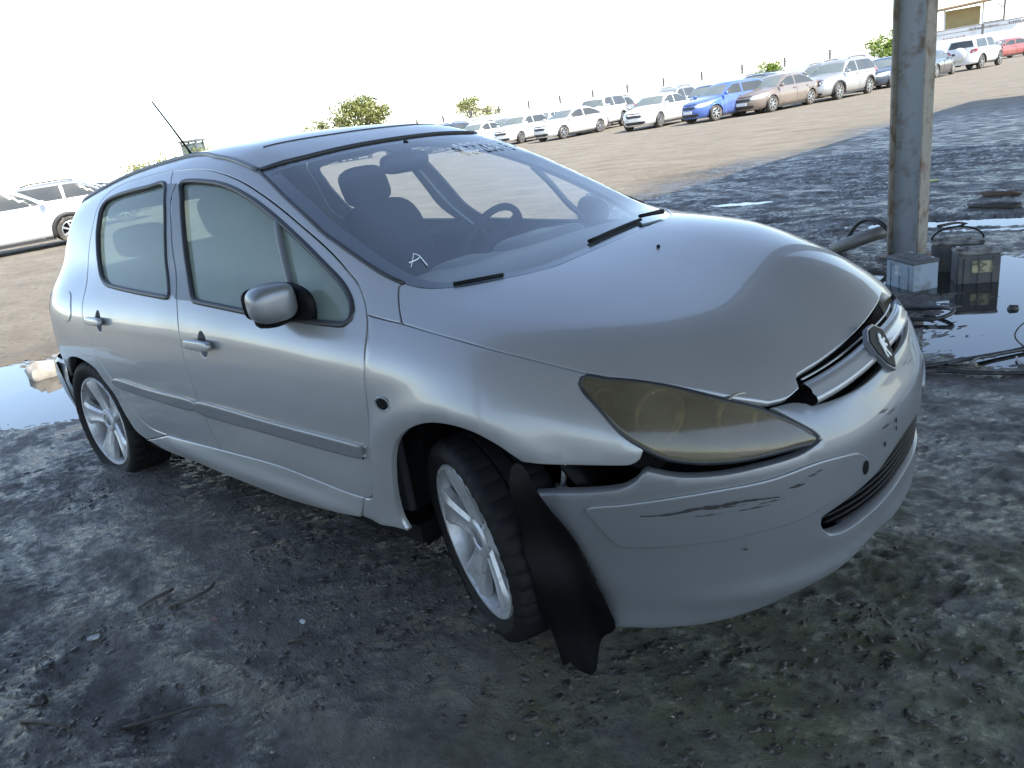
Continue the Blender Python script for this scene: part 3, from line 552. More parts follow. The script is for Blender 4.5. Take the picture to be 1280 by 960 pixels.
for z,i in ((.60,.02),(.585,0),(.5,-.01),(.40,0),(.30,.02),(.22,.07),(.22,.12)): V+=plan(z,0,n,inset=i)
rb.add(V,[(i*n+k,i*n+k+1,(i+1)*n+k+1,(i+1)*n+k) for i in range(6) for k in range(n-1)])
rb.build('rear_bumper',M['bump'],car,True)
b=MB();V=[]
for k in range(9):                     # torn corner of the rear bumper hanging behind the wheel
    z=.60-.045*k;V+=[[-2.93-.004*k,-.86+.004*k,z],[-2.99+.01*k,-.835+.012*k,z-.01],[-3.12+.012*k,-.78+.014*k,z-.01]]
b.add(V,[(3*i+j,3*i+j+1,3*i+j+4,3*i+j+3) for i in range(8) for j in range(2)],0);b.build('bumper_corner',M['blk'],car,True)
# ---------------- front bumper
be=B('b_e')[:2]+[[.745,-.18,.641],[.752,-.06,.640]]
bg_=B('b_g')[:5]+[[.782,-.22,.235],[.792,-.08,.225]]
bseg=[B('b_a'),B('b_b'),B('b_c'),B('b_d'),be+mir(be)[::-1],mir(rv('b_d')),mir(rv('b_c')),mir(rv('b_b')),mir(rv('b_a')),mir(B('b_f')),mir(bg_)+bg_[::-1],rv('b_f')]
lt=B('lgr_t');lb=B('lgr_b')
lg=lt[:7]+mir(lt[:7])[::-1]+mir(lb[1:4])+[[.806,.10,.316],[.808,0,.316],[.806,-.10,.316]]+lb[1:4][::-1]
fb=panel('front_bumper',bseg,cB,M['bump'],car,U,holes=[lg],h=.02,gap=.002,flange=.03,
   offf=lambda P:.012*np.exp(-((P[:,2]-.215)/.03)**2)*np.clip((.75-np.abs(P[:,1]))/.2,0,1)-.006*np.exp(-((P[:,2]-.60)/.03)**2)*np.exp(-(P[:,1]/.35)**2)+.004*np.exp(-((P[:,1]-.45)/.03)**2)*np.exp(-((P[:,2]-.55)/.08)**2))
for fl in (False,True):
    panel('bumper_moulding',B('mold'),cB,M['bump'],fb,U,closed=True,h=.02,gap=0,off=.008,rim=.005,flange=.009,flip=fl)
# lower grille: dark recess with thin blades
b=MB();C_=lift_=None
def arcline(z,off,y0,y1,n=41):
    ys=np.linspace(y0,y1,n);pts=[]
    q=cB.to2(np.stack([.80-0.25*ys**2*1.6,ys,0*ys+z],1));O,D=cB.ray(q);P=cast(U,O,D,cB.t0,cB.t1,cB.n);return P+grad(U,P)*off
b=MB();V=[]
for z in (.24,.30,.37,.44,.50): V+=list(arcline(z,-.07,-.50,.50))
b.add(V,[(i*41+k,i*41+k+1,(i+1)*41+k+1,(i+1)*41+k) for i in range(4) for k in range(40)]);rec=b.build('grille_recess',M['dark'],fb,True)
for z,yy in ((.335,.36),(.352,.40),(.370,.41),(.388,.39),(.405,.32),(.421,.22),(.436,.12)):
    b=MB();b.tube(arcline(z,-.018,-yy,yy),.0042,6,flat=2.2);b.build('grille_blade',M['blk'],fb,True)
# scars, holes, plate fixings
P=surf(cB,U,B('scr1'),.0095,ds=.01);b=MB();n=len(P)
Q=[]
for i,p in enumerate(P):
    t=i/(n-1);wd=.0006+.0055*math.sin(math.pi*min(1,max(0,t)))**1.5*(.55+.45*math.sin(i*2.3)*math.cos(i*.9))*(t>.15)+.001;nn=grad(U,p[None])[0]
    Q+=[p+np.array([0,0,wd]),p-np.array([0,0,wd*.7])]
b.add(Q,[(2*i,2*i+1,2*i+3,2*i+2) for i in range(n-1)]);b.build('scrape_mark',M['scar'],fb)
rs=random.Random(3)
b=MB()
for k in range(34):
    x0,y0=rs.choice([(865,655),(900,650),(985,615),(1000,606),(935,628),(930,690),(1105,545),(1115,520),(1035,585),(845,668),(1130,480),(1118,500)])
    c=np.array(BK['mold'][4]);
for (pz,py,l,wd) in [(.47,-.60,.035,.0012),(.478,-.56,.03,.001),(.485,-.66,.04,.001),(.50,-.50,.02,.003),(.515,-.46,.012,.0016),(.52,-.44,.008,.0016),(.47,-.70,.03,.001),(.36,-.62,.006,.003),(.565,-.16,.018,.0022),(.55,-.12,.03,.0015),(.53,-.17,.02,.002),(.60,.12,.03,.0016)]:
    P=arcline(pz,.0035 if py>-.3 else .0095,py-l,py+l,9)
    if np.isnan(P).any(): continue
    V=[]
    for i,p in enumerate(P): ww=wd*math.sin(math.pi*(i+.3)/9);V+=[p+np.array([0,0,ww+.004*math.sin(i*1.7)*.3]),p-np.array([0,0,ww])]
    b=MB();b.add(V,[(2*i,2*i+1,2*i+3,2*i+2) for i in range(8)]);b.build('scratch_mark',M['scar'],fb)
for key,s in (('tow',.016),('plate',.006)):
    for c in B(key):
        cc=surf(cB,U,[c],.0095 if key=='tow' else .003)[0];nn=grad(U,cc[None])[0];t=np.cross([0,0,1.],nn);t/=np.linalg.norm(t);u=np.cross(nn,t)
        b=MB();b.add([cc]+[cc+t*s*.8*math.cos(a)+u*s*1.2*math.sin(a) for a in np.linspace(0,2*math.pi,16,endpoint=False)],[(0,i+1,(i+1)%16+1) for i in range(16)]);b.build('bumper_hole',M['dark'],fb)
# ---------------- headlights
for fl in (False,True):
    hc=Ortho((-.8,.75,-.45),t0=.3,t1=3.2,back=2.6)
    if fl: hc=flipc(hc)
    L_=panel('headlight',B('head'),hc,M['lens'],car,U,closed=True,h=.02,gap=.003,off=.002,rim=.006,flange=.012,flip=fl)
    q=surf(hc,U,B('head'),-.006,fl,.03,True);b=MB();b.tube(q,.008,6,closed=True);b.build('headlight_seal',M['rubber'],L_,True)
    pts=surf(hc,U,B('head'),-.004,fl,.03,True);c=pts.mean(0);s=-1 if not fl else 1
    # dark bowl behind the lens
    V=list(pts)+[p+(c-p)*.12+np.array([-.09,-s*.07,-.01]) for p in pts];n=len(pts);V.append(c+np.array([-.12,-s*.10,-.02]))
    b=MB();b.add(V,[(i,(i+1)%n,n+(i+1)%n,n+i) for i in range(n)]+[(n+i,n+(i+1)%n,2*n) for i in range(n)]);b.build('headlight_bowl',M['refl'],L_,True)
    for (dx,dy,dz,r) in ((-.035,-.055,.008,.062),(.105,.055,-.015,.052),(-.16,-.10,.045,.03)):
        b=MB();cc=c+np.array([dx-.05,s*(-dy)*-1*-1*0+(-s)*0,dz]);cc=c+np.array([dx,(dy if not fl else -dy)*1.0,dz])+np.array([-.045,-s*.035,0])
        Rz=rot('Z',math.atan2(.45*s,.9))
        prof=[(.004,-.05),(r*.45,-.045),(r*.8,-.02),(r,.012),(r*1.07,.014),(r*1.1,.0)]
        V=[];k=24
        for rr,h in prof:
            for j in range(k): a=2*math.pi*j/k;V.append(cc+Rz@np.array([h,rr*math.cos(a),rr*math.sin(a)]))
        b.add(V,[(i*k+j,i*k+(j+1)%k,(i+1)*k+(j+1)%k,(i+1)*k+j) for i in range(5) for j in range(k)]);
        b.build('lamp_reflector',M['refl'],L_,True)
        b=MB();b.sell(cc+Rz@np.array([-.01,0,0]),(.05,r*.7,r*.7),e=.9,n=16,rot=Rz);b.build('lamp_bulb_cover',M['dark'],L_,True)
# ---------------- upper grille: recess, bars, badge
b=MB();V=[]
for z,o_ in ((.60,-.05),(.64,-.055),(.68,-.055),(.70,-.05),(.72,-.05)): V+=list(arcline(z,o_,-.46,.46))
b.add(V,[(i*41+k,i*41+k+1,(i+1)*41+k+1,(i+1)*41+k) for i in range(4) for k in range(40)]);gr=b.build('grille',M['dark'],car,True)
bt=B('bar_t')+[[.715,-.08,.689]];bb=B('bar_b')+[[.738,-.08,.662]]
for a_,b_,o_,nm in ((bt,bb,.006,'grille_bar'),):
    V=[];ys=np.linspace(-.385,.385,51)
    for z,o_ in ((.697,-.012),(.698,-.002),(.688,.004),(.681,.007),(.675,.004),(.666,.008),(.659,.006),(.656,.001),(.655,-.012)):
        P=arcline(z,o_,-.385,.385,51);V+=list(P)
    b=MB();b.add(V,[(i*51+k,i*51+k+1,(i+1)*51+k+1,(i+1)*51+k) for i in range(8) for k in range(50)]);b.build(nm,M['paint'],gr,True)
P=arcline(.706,-.012,-.37,.37,41);b=MB();b.tube(P,.003,6);b.build('grille_bar',M['chrome'],gr,True)
P=arcline(.640,-.02,-.36,.36,41);b=MB();b.tube(P,.004,6);b.build('grille_bar',M['blk'],gr,True)
bc_=np.array(surf(cB,U,[[.72,-.005,.672]],.012)[0]);bn=np.array([.86,0,.50]);bn/=np.linalg.norm(bn);by=np.array([0,1.,0]);bu=np.cross(bn,by);bu*=np.sign(bu[2])
bw=.060
sh=[(-.95,.55),(-.35,.95),(.35,.95),(.95,.55),(.85,-.1),(.5,-.72),(0,-1.12),(-.5,-.72),(-.85,-.1)]
xf=lambda V:bc_+V[:,:1]*by+V[:,1:2]*bu+V[:,2:]*bn
shp=lambda k:[(x*bw*k,y*bw*k) for x,y in sh]
b=MB();b.prism(shp(1.08),-.008,.006,xf=xf);bd=b.build('badge',M['trim'],gr)
b=MB();b.prism(shp(.96),.004,.009,xf=xf);b.build('badge_field',M['blk'],bd)
lion=[(.06,.62),(.24,.70),(.36,.56),(.30,.44),(.18,.40),(.34,.30),(.52,.34),(.62,.22),(.46,.16),(.26,.14),(.36,.02),(.50,-.06),(.42,-.18),(.22,-.10),(.10,-.22),(.16,-.42),(.26,-.58),(.16,-.72),(.02,-.62),(.0,-.44),(-.08,-.24),(-.20,-.40),(-.16,-.60),(-.28,-.66),(-.36,-.40),(-.26,-.12),(-.20,.12),(-.16,.36),(-.06,.52)]
lv=[Vector((x*.052,y*.052)) for x,y in lion]
tri=geometry.tessellate_polygon([[Vector((p.x,p.y,0)) for p in lv]])
n=len(lv);V=np.array([(p.x,p.y,.008) for p in lv]+[(p.x*.95,p.y*.95,.012) for p in lv]);b=MB();b.add(xf(V),[tuple(n+i for i in t) for t in tri]+[(i,(i+1)%n,n+(i+1)%n,n+i) for i in range(n)]);b.build('badge_figure',M['alloy'],bd)
# ---------------- inner shells: arches, engine bay, floor
def arch(cx,s,r=.345,w=.30,y0=.83,mt=None,nm='arch_liner',a0=-25,a1=205,z=.315):
    b=MB();V=[];n=28
    for yy in (y0,y0-w):
        for i in range(n): a=math.radians(a0+(a1-a0)*i/(n-1));V.append((cx+r*math.cos(a),s*yy,z+r*math.sin(a)))
    for i in range(n): a=math.radians(a0+(a1-a0)*i/(n-1));V.append((cx+.02*math.cos(a),s*(y0-w),z+.02*math.sin(a)))
    b.add(V,[(i,i+1,n+i+1,n+i) for i in range(n-1)]+[(n+i,n+i+1,2*n+i+1,2*n+i) for i in range(n-1)]);return b.build(nm,M['dark'],car,True)
for s in(-1,1):
    arch(-.06,s,r=.372,y0=.73);arch(-2.614,s,r=.35,y0=.80)
b=MB()
b.box((-1.35,0,.24),(2.0,1.56,.06));b.box((-1.35,0,.30),(1.9,.25,.14));b.box((-2.6,0,.36),(.9,1.0,.1));b.box((-.38,0,.62),(.04,1.40,.60))
b.box((.05,0,.52),(.75,.95,.36));b.box((.45,0,.38),(.3,1.15,.34));b.box((.5,0,.62),(.18,1.1,.10));b.build('floor_pan',M['dark'],car)
b=MB()
for s in(-1,1):
    b.box((.27,s*.60,.64),(.34,.16,.14))
    b.build('inner_wing',M['dark'],car);b=MB()
b=MB();b.box((-.22,0,.90),(.30,1.10,.02));b.build('cowl_panel',M['blk'],car)
# inner door cards (keep daylight out of the sills)
for s in(-1,1):
    b=MB();b.box((-1.35,s*.745,.60),(1.9,.03,.62),bev=.01);b.build('door_lining',M['seat'],car)
# ---------------- torn wheel arch liner and hanging splash shield, near side
b=MB();V=[];n=34;wd=[-.815,-.79,-.70,-.58]
for i in range(n):
    t=i/(n-1);a=math.radians(100-112*t);r=.362+.012*math.sin(t*3)
    x=-.06+r*math.cos(a);z=.335+r*math.sin(a)
    for j,y in enumerate(wd): V.append((x+.003*math.sin(i*.9+j),y+(.36*max(0,x-.06) if j==0 else (.2*max(0,x-.06) if j==1 else 0)),z-.008*(j==0)))
b.add(V,[(4*i+j,4*i+j+1,4*i+j+5,4*i+j+4) for i in range(n-1) for j in range(3)]);o=b.build('torn_arch_liner',M['torn'],car,True)
o.modifiers.new('thickness','SOLIDIFY').thickness=.005
tn=np.array([.75,-.66,0]);tn/=np.linalg.norm(tn)
def Ftorn(P):
    x,y,z=P[...,0],P[...,1],P[...,2];s_=x*.66+y*.75
    return P@tn-(.740+.010*np.sin(s_*38+z*9)+.008*np.sin(z*24+s_*11)-.05*np.maximum(.12-z,0)+.012*np.cos(s_*90+z*14)*np.maximum(.4-z,0))
panel('torn_liner_sheet',BK['torn'],Ortho(-tn,t0=0.,t1=3.,back=2.6,n=100),M['torn'],car,Ftorn,closed=True,h=.018,gap=0,flange=.004,rim=.003)
# bracket and wiring seen in the gap between fender and bumper
b=MB();b.box((.22,-.745,.560),(.010,.010,.09),rot('Y',.2));b.build('bumper_bracket',M['alloy'],car,True)
# ---------------- wheels
def wheel(cx,cy,cz,yaw,camber,side,R=.316,rim=.226,flat=0.):
    w_=bpy.data.objects.new('wheel',None);COL.objects.link(w_);w_.parent=car;w_.empty_display_size=.1
    w_.location=(cx,cy,cz);w_.rotation_mode='ZXY'
    w_.rotation_euler=(camber,0,yaw+(math.pi if side>0 else 0))
    # local: wheel axis along y, outer face at -y
    W=.205;b=MB();n=152
    prof=[(rim-.002,-.078),(rim+.012,-.092),(rim+.040,-.103),(R-.035,-.104),(R-.016,-.098),(R-.004,-.086),(R,-.070),(R+.003,-.035),(R+.003,-.028),(R-.006,-.026),(R-.006,-.020),(R+.003,-.018),(R+.004,0),(R+.003,.018),(R-.006,.02),(R-.006,.026),(R+.003,.028),(R+.001,.07),(R-.006,.09),(R-.035,.104),(rim+.03,.10),(rim,.085)]
    V=[]
    for i,(r,h) in enumerate(prof):
        for k in range(n):
            a=2*math.pi*k/n;g=0
            if 3<=i<=18 and i not in(9,10,14,13): g=(-.006 if i<9 else -.004) if (k+(i>8)*2)%4==0 else 0
            rr_=r+g;x,z=rr_*math.cos(a),rr_*math.sin(a)
            if flat and z<-(R-flat): 
                z=-(R-flat)-.12*(-z-(R-flat)); h2=h*1.12
            else: h2=h*(1+ (.12*max(0,(-z/R-.75))*4 if flat else 0))
            V.append((x,h2,z))
    b.add(V,[(i*n+k,(i+1)*n+k,(i+1)*n+(k+1)%n,i*n+(k+1)%n) for i in range(len(prof)-1) for k in range(n)]);b.build('tyre',M['tyre'],w_,auto=32)
    r=rim;b=MB()
    b.lathe([(r+.001,-.078),(r+.004,-.086),(r,-.092),(r-.009,-.091),(r-.014,-.082),(r-.020,-.055),(r-.022,.07)],n=72)
    b.lathe([(.052,-.052),(.060,-.066),(.052,-.073),(.034,-.074),(.030,-.069),(.0005,-.069)],n=40)
    for k in range(5):
        a=math.radians(90+72*k+ (12 if side<0 else 0));ca,sa=math.cos(a),math.sin(a)
        def P_(u,v,h): return (u*ca-v*sa,h,u*sa+v*ca)
        V=[];rings=[(.038,.040,-.062),(.070,.035,-.066),(.115,.039,-.073),(.160,.050,-.082),(.195,.064,-.088),(r-.010,.078,-.086)]
        for (u,hw,h) in rings:
            V+=[P_(u,-hw,h+.030),P_(u,-hw*.97,h+.006),P_(u,-hw*.62,h-.003),P_(u,-hw*.30,h+.002 if u>.06 else h),P_(u,hw*.30,h+.002 if u>.06 else h),P_(u,hw*.62,h-.003),P_(u,hw*.97,h+.006),P_(u,hw,h+.030)]
        b.add(V,[(8*i+j,8*i+j+1,8*(i+1)+j+1,8*(i+1)+j) for i in range(len(rings)-1) for j in range(7)])
    b.build('rim',M['alloy'],w_,auto=38)
    b=MB();b.lathe([(.0005,-.0735),(.020,-.073),(.026,-.070),(.027,-.064)],n=24)
    for k in range(5):
        a=math.radians(54+72*k);b.lathe([(.0005,-.070),(.006,-.0705),(.0075,-.066)],n=8,c=(.042*math.cos(a),0,.042*math.sin(a)))
    b.build('hub_cap',M['trim'],w_,True)
    b=MB();b.lathe([(.03,-.01),(.135,-.01),(.135,.01),(.03,.01)],n=40);b.build('brake_disc',M['bump'],w_,True)
    b=MB();b.lathe([(.0005,.03),(r-.02,.035)],n=30);b.build('wheel_back',M['dark'],w_,True)
    return w_
wheel(-.050,-.735,.315,-.40,.06,-1,R=.297,rim=.2245,flat=.010)
wheel(-2.614,-.748,.300,.03,-.05,-1,rim=.2275,flat=.012)
wheel(-.06,.745,.315,-.38,0,1);wheel(-2.608,.748,.31,0,0,1)
# ---------------- door mirror (near side) and its far twin
for s in(-1,1):
    c=np.array([-.700,s*.880,.992]);mi=bpy.data.objects.new('door_mirror',None);COL.objects.link(mi);mi.parent=car;mi.empty_display_size=.1
    Rm=rot('Z',s*.20)
    b=MB();b.sell(c+np.array([0.01,0,0]),(.108,.140,.115),e=.62,n=32,rot=Rm);V=np.array(b.V);
    V[:,0]=np.where(V[:,0]<c[0]-.035,c[0]-.035+(V[:,0]-c[0]+.035)*.15,V[:,0]);V[:,2]=c[2]+(V[:,2]-c[2])*(1-.18*np.clip((V[:,1]*s-.90)/.1,0,1));b.V=[tuple(v) for v in V]
    b.build('mirror_housing',M['bump'],mi,True)
    b=MB();b.sell(c+np.array([-.040,0,0]),(.02,.122,.098),e=.6,n=24,rot=Rm);b.build('mirror_rim',M['blk'],mi,True)
    b=MB();b.sell((-.725,s*.855,.945),(.10,.13,.06),e=.6,n=20,rot=rot('Z',-s*.3));b.sell((-.68,s*.80,.965),(.17,.035,.13),e=.7,n=20,rot=rot('Y',.25));b.box((-.74,s*.865,.925),(.05,.08,.018),rot('Z',-s*.25),bev=.006);b.build('mirror_bracket',M['blk'],mi,True)
# ---------------- wipers, black strip for the cowl gap, antenna
for c_,pts in (('near',[BK['wipR'][3],BK['wipR'][2],BK['wipR'][1]]),):
    pass
def wiper_or_gap(p0,p1,p2,arm=True):
    b=MB()
    if arm: A=surf(cWs,U,[p0,p1],.016,ds=.05);b.tube(A,[.010]*(len(A)//2)+[.007]*(len(A)-len(A)//2),6,flat=1.5)
    B_=surf(cWs,U,[p1,p2],.004,ds=.04);b.tube(B_,.006,6,flat=1.6);b.build('wiper_or_gap',M['blk'],car,True)
wiper_or_gap(BK['wipR'][0],BK['wipR'][1],BK['wipR'][3])
wiper_or_gap([-.11,-.46,.97],[-.13,-.475,.975],[-.205,-.60,.98],False)  # black strip added for the dark gap between hood and cowl, no blade
b=MB();b.sell((-2.60,0,1.483),(.09,.045,.04),e=.7);an=b.build('antenna_base',M['blk'],car,True)
b=MB();b.tube([(-2.615,0,1.49),(-2.66,0,1.545)],[.008,.005],8);b.tube([(-2.66,0,1.545),(-2.76,0,1.66),(-2.885,0,1.795)],[.006,.005,.0045],7);b.build('antenna_whip',M['blk'],car,True)
# small scrap of black on the hood and wiper pit
b=MB();b.sell((.345,.02,float(0)),(.012,.012,.012),e=.8,n=8);b.V=[(x,y,z) for x,y,z in b.V];p=surf(cHood,U,[[.10,.0,.95]],.003)[0];b.V=[(v[0]-.345+p[0],v[1]-.02+p[1],v[2]+p[2]) for v in b.V];b.build('washer_jet',M['blk'],car,True)
# ---------------- cabin
b=MB();b.sell((-.52,0,.83),(.62,1.36,.22),e=.35,n=40);b.sell((-.66,.37,.905),(.26,.42,.14),e=.5,n=30);b.sell((-.72,0,.70),(.28,.34,.5),e=.4,n=24)
V=np.array(b.V);V[:,2]+=np.clip((V[:,0]+.55)*.16,-.02,.06);b.V=[tuple(v) for v in V];b.build('dashboard',M['grey_plastic'],car,True)
sw=bpy.data.objects.new('steering_wheel',None);COL.objects.link(sw);sw.parent=car
b=MB();cx=np.array([-.93,.37,.90]);Rm=rot('Y',math.radians(-64))
ring=[cx+Rm@np.array([.185*math.cos(a),.185*math.sin(a),0]) for a in np.linspace(0,2*math.pi,36,endpoint=False)];b.tube(ring,.016,8,closed=True);b.build('steering_rim',M['seat'],sw,True)
b=MB();b.sell(cx,(.14,.13,.05),e=.6,rot=Rm);
for a in (0,math.pi*.75,math.pi*1.25): b.tube([cx,cx+Rm@np.array([.18*math.cos(a+math.pi),.18*math.sin(a+math.pi),0])],.014,6)
b.build('steering_hub',M['seat'],sw,True)
def seat(x,y,w_,tilt=-.28):
    s_=bpy.data.objects.new('seat',None);COL.objects.link(s_);s_.parent=car
    b=MB();b.sell((x+.18,y,.50),(.54,w_,.20),e=.45,n=28);b.build('seat_cushion',M['seat'],s_,True)
    b=MB();b.sell((x-.13,y,.82),(.16,w_*.96,.66),e=.5,n=28,rot=rot('Y',tilt));b.build('backrest',M['seat'],s_,True)
    b=MB();b.sell((x-.265,y,1.215),(.10,.27,.19),e=.55,n=24,rot=rot('Y',tilt));b.tube([(x-.235,y-.06,1.08),(x-.26,y-.06,1.2)],.006,6);b.tube([(x-.235,y+.06,1.08),(x-.26,y+.06,1.2)],.006,6);b.build('headrest',M['seat'],s_,True)
seat(-1.45,-.36,.50);seat(-1.45,.37,.50)
s_=bpy.data.objects.new('rear_bench',None);COL.objects.link(s_);s_.parent=car
b=MB();b.sell((-2.15,0,.52),(.5,1.25,.2),e=.4,n=32);b.build('seat_cushion',M['seat'],s_,True)
b=MB();b.sell((-2.42,0,.80),(.16,1.25,.56),e=.4,n=32,rot=rot('Y',-.3));b.build('backrest',M['seat'],s_,True)
for y in(-.42,.42): b=MB();b.sell((-2.53,y,1.13),(.09,.26,.15),e=.55,n=20);b.build('headrest',M['seat'],s_,True)
b=MB();b.sell((-2.85,0,.90),(.5,1.2,.03),e=.3);b.build('parcel_shelf',M['seat'],car,True)
b=MB();b.sell((-.98,0,1.31),(.05,.24,.075),e=.5,n=24,rot=rot('Y',.2));b.tube([(-.98,0,1.34),(-.95,0,1.385)],.01,6);b.build('rearview_mirror',M['blk'],car,True)
# roof lining, pillars inside (closed to the sun)
b=MB();V=[];ys=np.linspace(-.52,.52,15);xs=np.linspace(-1.10,-2.95,24)
q=np.array([[x,y] for x in xs for y in ys]);O=np.concatenate([q,np.full((len(q),1),3.)],1);P=cast(U,O,np.repeat([[0,0,-1.]],len(q),0),1.,2.5,120);P[:,2]-=.03
b.add(P,[(i*15+j,i*15+j+1,(i+1)*15+j+1,(i+1)*15+j) for i in range(23) for j in range(14)]);b.build('roof_lining',M['grey_plastic'],car,True)
# marker writing on the windscreen
def glasstext(txt,p0,du,size,ang,name,wdt=None):
    cu=bpy.data.curves.new('t','FONT');cu.body=txt;cu.size=size;cu.offset=.0022;cu.space_character=1.3;cu.resolution_u=3
    to=bpy.data.objects.new('t',cu);COL.objects.link(to);dg=bpy.context.evaluated_depsgraph_get();me=to.evaluated_get(dg).to_mesh()
    V=np.array([v.co[:] for v in me.vertices])*np.array([.52,1,1]);F=[tuple(p.vertices) for p in me.polygons];to.evaluated_get(dg).to_mesh_clear();bpy.data.objects.remove(to);bpy.data.curves.remove(cu)
    q0=cWs.to2(np.array([p0]))[0];q1=cWs.to2(np.array([[p0[0]+du[0],p0[1]+du[1],p0[2]+du[2]]]))[0];ax=q1-q0;ax/=np.linalg.norm(ax)
    ay=np.array([-ax[1],ax[0]]);ux=cWs.to2(np.array([[p0[0]-.4,p0[1],p0[2]+.2]]))[0]-q0
    if ay@ux<0: ay=-ay
    q=q0+V[:,:1]*ax+V[:,1:2]*ay;O,D=cWs.ray(q);P=cast(U,O,D,cWs.t0,cWs.t1,200);ok=~np.isnan(P[:,0])
    P=np.where(ok[:,None],P,P[ok].mean(0));P+=grad(U,P)*.004
    return mesh_obj(name,P,F,M['chalk'],ws,False)
glasstext('82728015',(-.765,.135,1.305),(-.03,.33,.0),.135,0,'windscreen_number')
b=MB()
for a in ([(519,341),(521,319),(524,316),(540,329)],[(516,330),(530,327)],[(515,333),(519,332)]):
    pass
q=np.array([[-.36,-.50,1.05]])
A=[[(-.350,-.614,1.037),(-.372,-.585,1.05),(-.386,-.566,1.063),(-.372,-.560,1.056),(-.325,-.575,1.032)],[(-.366,-.605,1.047),(-.362,-.575,1.046),(-.368,-.560,1.05)]]
for l in A: P=surf(cWs,U,l,.0022,ds=.02);b.tube(P,.0018,5,flat=.5)
b.build('windscreen_letter',M['chalk'],ws,True)

# ---------------- the ground: a rutted mud sheet near the car, running out to the horizon
def vnoise(x,y,seed=0):
    xi=np.floor(x).astype(np.int64);yi=np.floor(y).astype(np.int64);fx=x-xi;fy=y-yi;fx=fx*fx*(3-2*fx);fy=fy*fy*(3-2*fy)
    def h(a,b):
        n=(a*374761393+b*668265263+seed*974634777)&0xffffffff;n=((n^(n>>13))*1274126177)&0xffffffff;n=(n^(n>>16))&0xffff;return n/65535.
    return (h(xi,yi)*(1-fx)+h(xi+1,yi)*fx)*(1-fy)+(h(xi,yi+1)*(1-fx)+h(xi+1,yi+1)*fx)*fy
def fbm(x,y,oct=5,seed=0,g=.55):
    s=0;a=1;t=0
    for o in range(oct): s=s+a*vnoise(x*2**o+o*17.3,y*2**o-o*9.1,seed+o);t+=a;a*=g
    return s/t
PUD=[(-5.3,-.55,1.5,.72,.35,.055),(-7.4,-1.9,1.8,.8,.3,.05),(1.35,3.1,1.5,1.0,.25,.026),(.95,2.25,.9,.5,.15,.018),(-2.64,6.75,.36,.15,.05,.05),(-1.15,10.75,.45,.12,.0,.045),(-3.3,8.9,.3,.1,.1,.04),
     (.2,5.2,.9,.3,.2,.03),(2.0,5.0,1.6,.5,.2,.035),(1.0,.9,.5,.7,.2,.016),(1.7,-.1,.3,.4,.5,.012),(-1.8,5.4,.3,.10,.1,.032),(-.8,7.9,.4,.12,.1,.03),(1.6,7.6,.9,.25,.1,.035),(.3,3.6,1.0,.5,0,.02)]
WATER=-.0205
def gheight(x,y):
    u=x*.72+y*.69;v=-x*.69+y*.72
    h=.014*(fbm(u*1.1,v*2.1,4,3)-.5)+.020*(fbm(u*5,v*11,4,11,.62)-.5)+.015*(np.abs(fbm(u*14,v*22,3,23)-.5)*2-.35)*-1
    h+=.014*(fbm(u*22,v*36,4,31,.70)-.5)+.005*np.maximum(0,fbm(u*9,v*26,3,57)-.55)*4
    h+=.006*(1-np.abs(fbm(u*34,v*62,3,67,.65)*2-1)*2)*np.clip((fbm(u*3,v*4,2,71)-.38)*4,0,1)
    h=h*(1-.45/(1+np.exp(-(x-.1)*5)))
    m=fbm(u*.9,v*1.3,3,41);h=h*(.45+1.1*np.clip((m-.3)*2.2,0,1))
    # tyre ruts running past the near side of the car
    for c,a,wd,dp in ((-1.55,.10,.12,.022),(-2.35,.13,.13,.018),(-3.2,.06,.14,.016),(5.2,.1,.16,.02),(7.0,.08,.16,.02)):
        d=(y-c-a*x+.10*np.sin(x*.8+c));e=np.exp(-(d/wd)**2);h+=-dp*e*(1+.5*np.sin(x*26+d*9))*(.6+.4*m)+dp*.6*np.exp(-((np.abs(d)-wd*1.5)/(.4*wd))**2)*(.5+vnoise(x*7,y*7,9))
    p=0
    for (cx,cy,rx,ry,a,dp) in PUD:
        ca,sa=math.cos(a),math.sin(a);q=((x-cx)*ca+(y-cy)*sa)/rx;r=(-(x-cx)*sa+(y-cy)*ca)/ry
        p=p+dp*np.exp(-(q*q+r*r)**1.4*.7)
    h=h-p
    # kept level under the tyres
    for (cx,cy) in ((-.09,-.78),(-2.61,-.78),(-.1,.78),(-2.6,.78)):
        e=np.exp(-(((x-cx)/.30)**2+((y-cy)/.22)**2));h=h*(1-e)+e*-.004
    h=h+(.036+.024*np.exp(-((x+.05)/.35)**2))*np.exp(-((y+.95)/.42)**4)/(1+np.exp((x-.20)*18))/(1+np.exp((-3.3-x)*6))
    e=np.exp(-(((x-.9)/.001)**2)) if False else 0
    return h
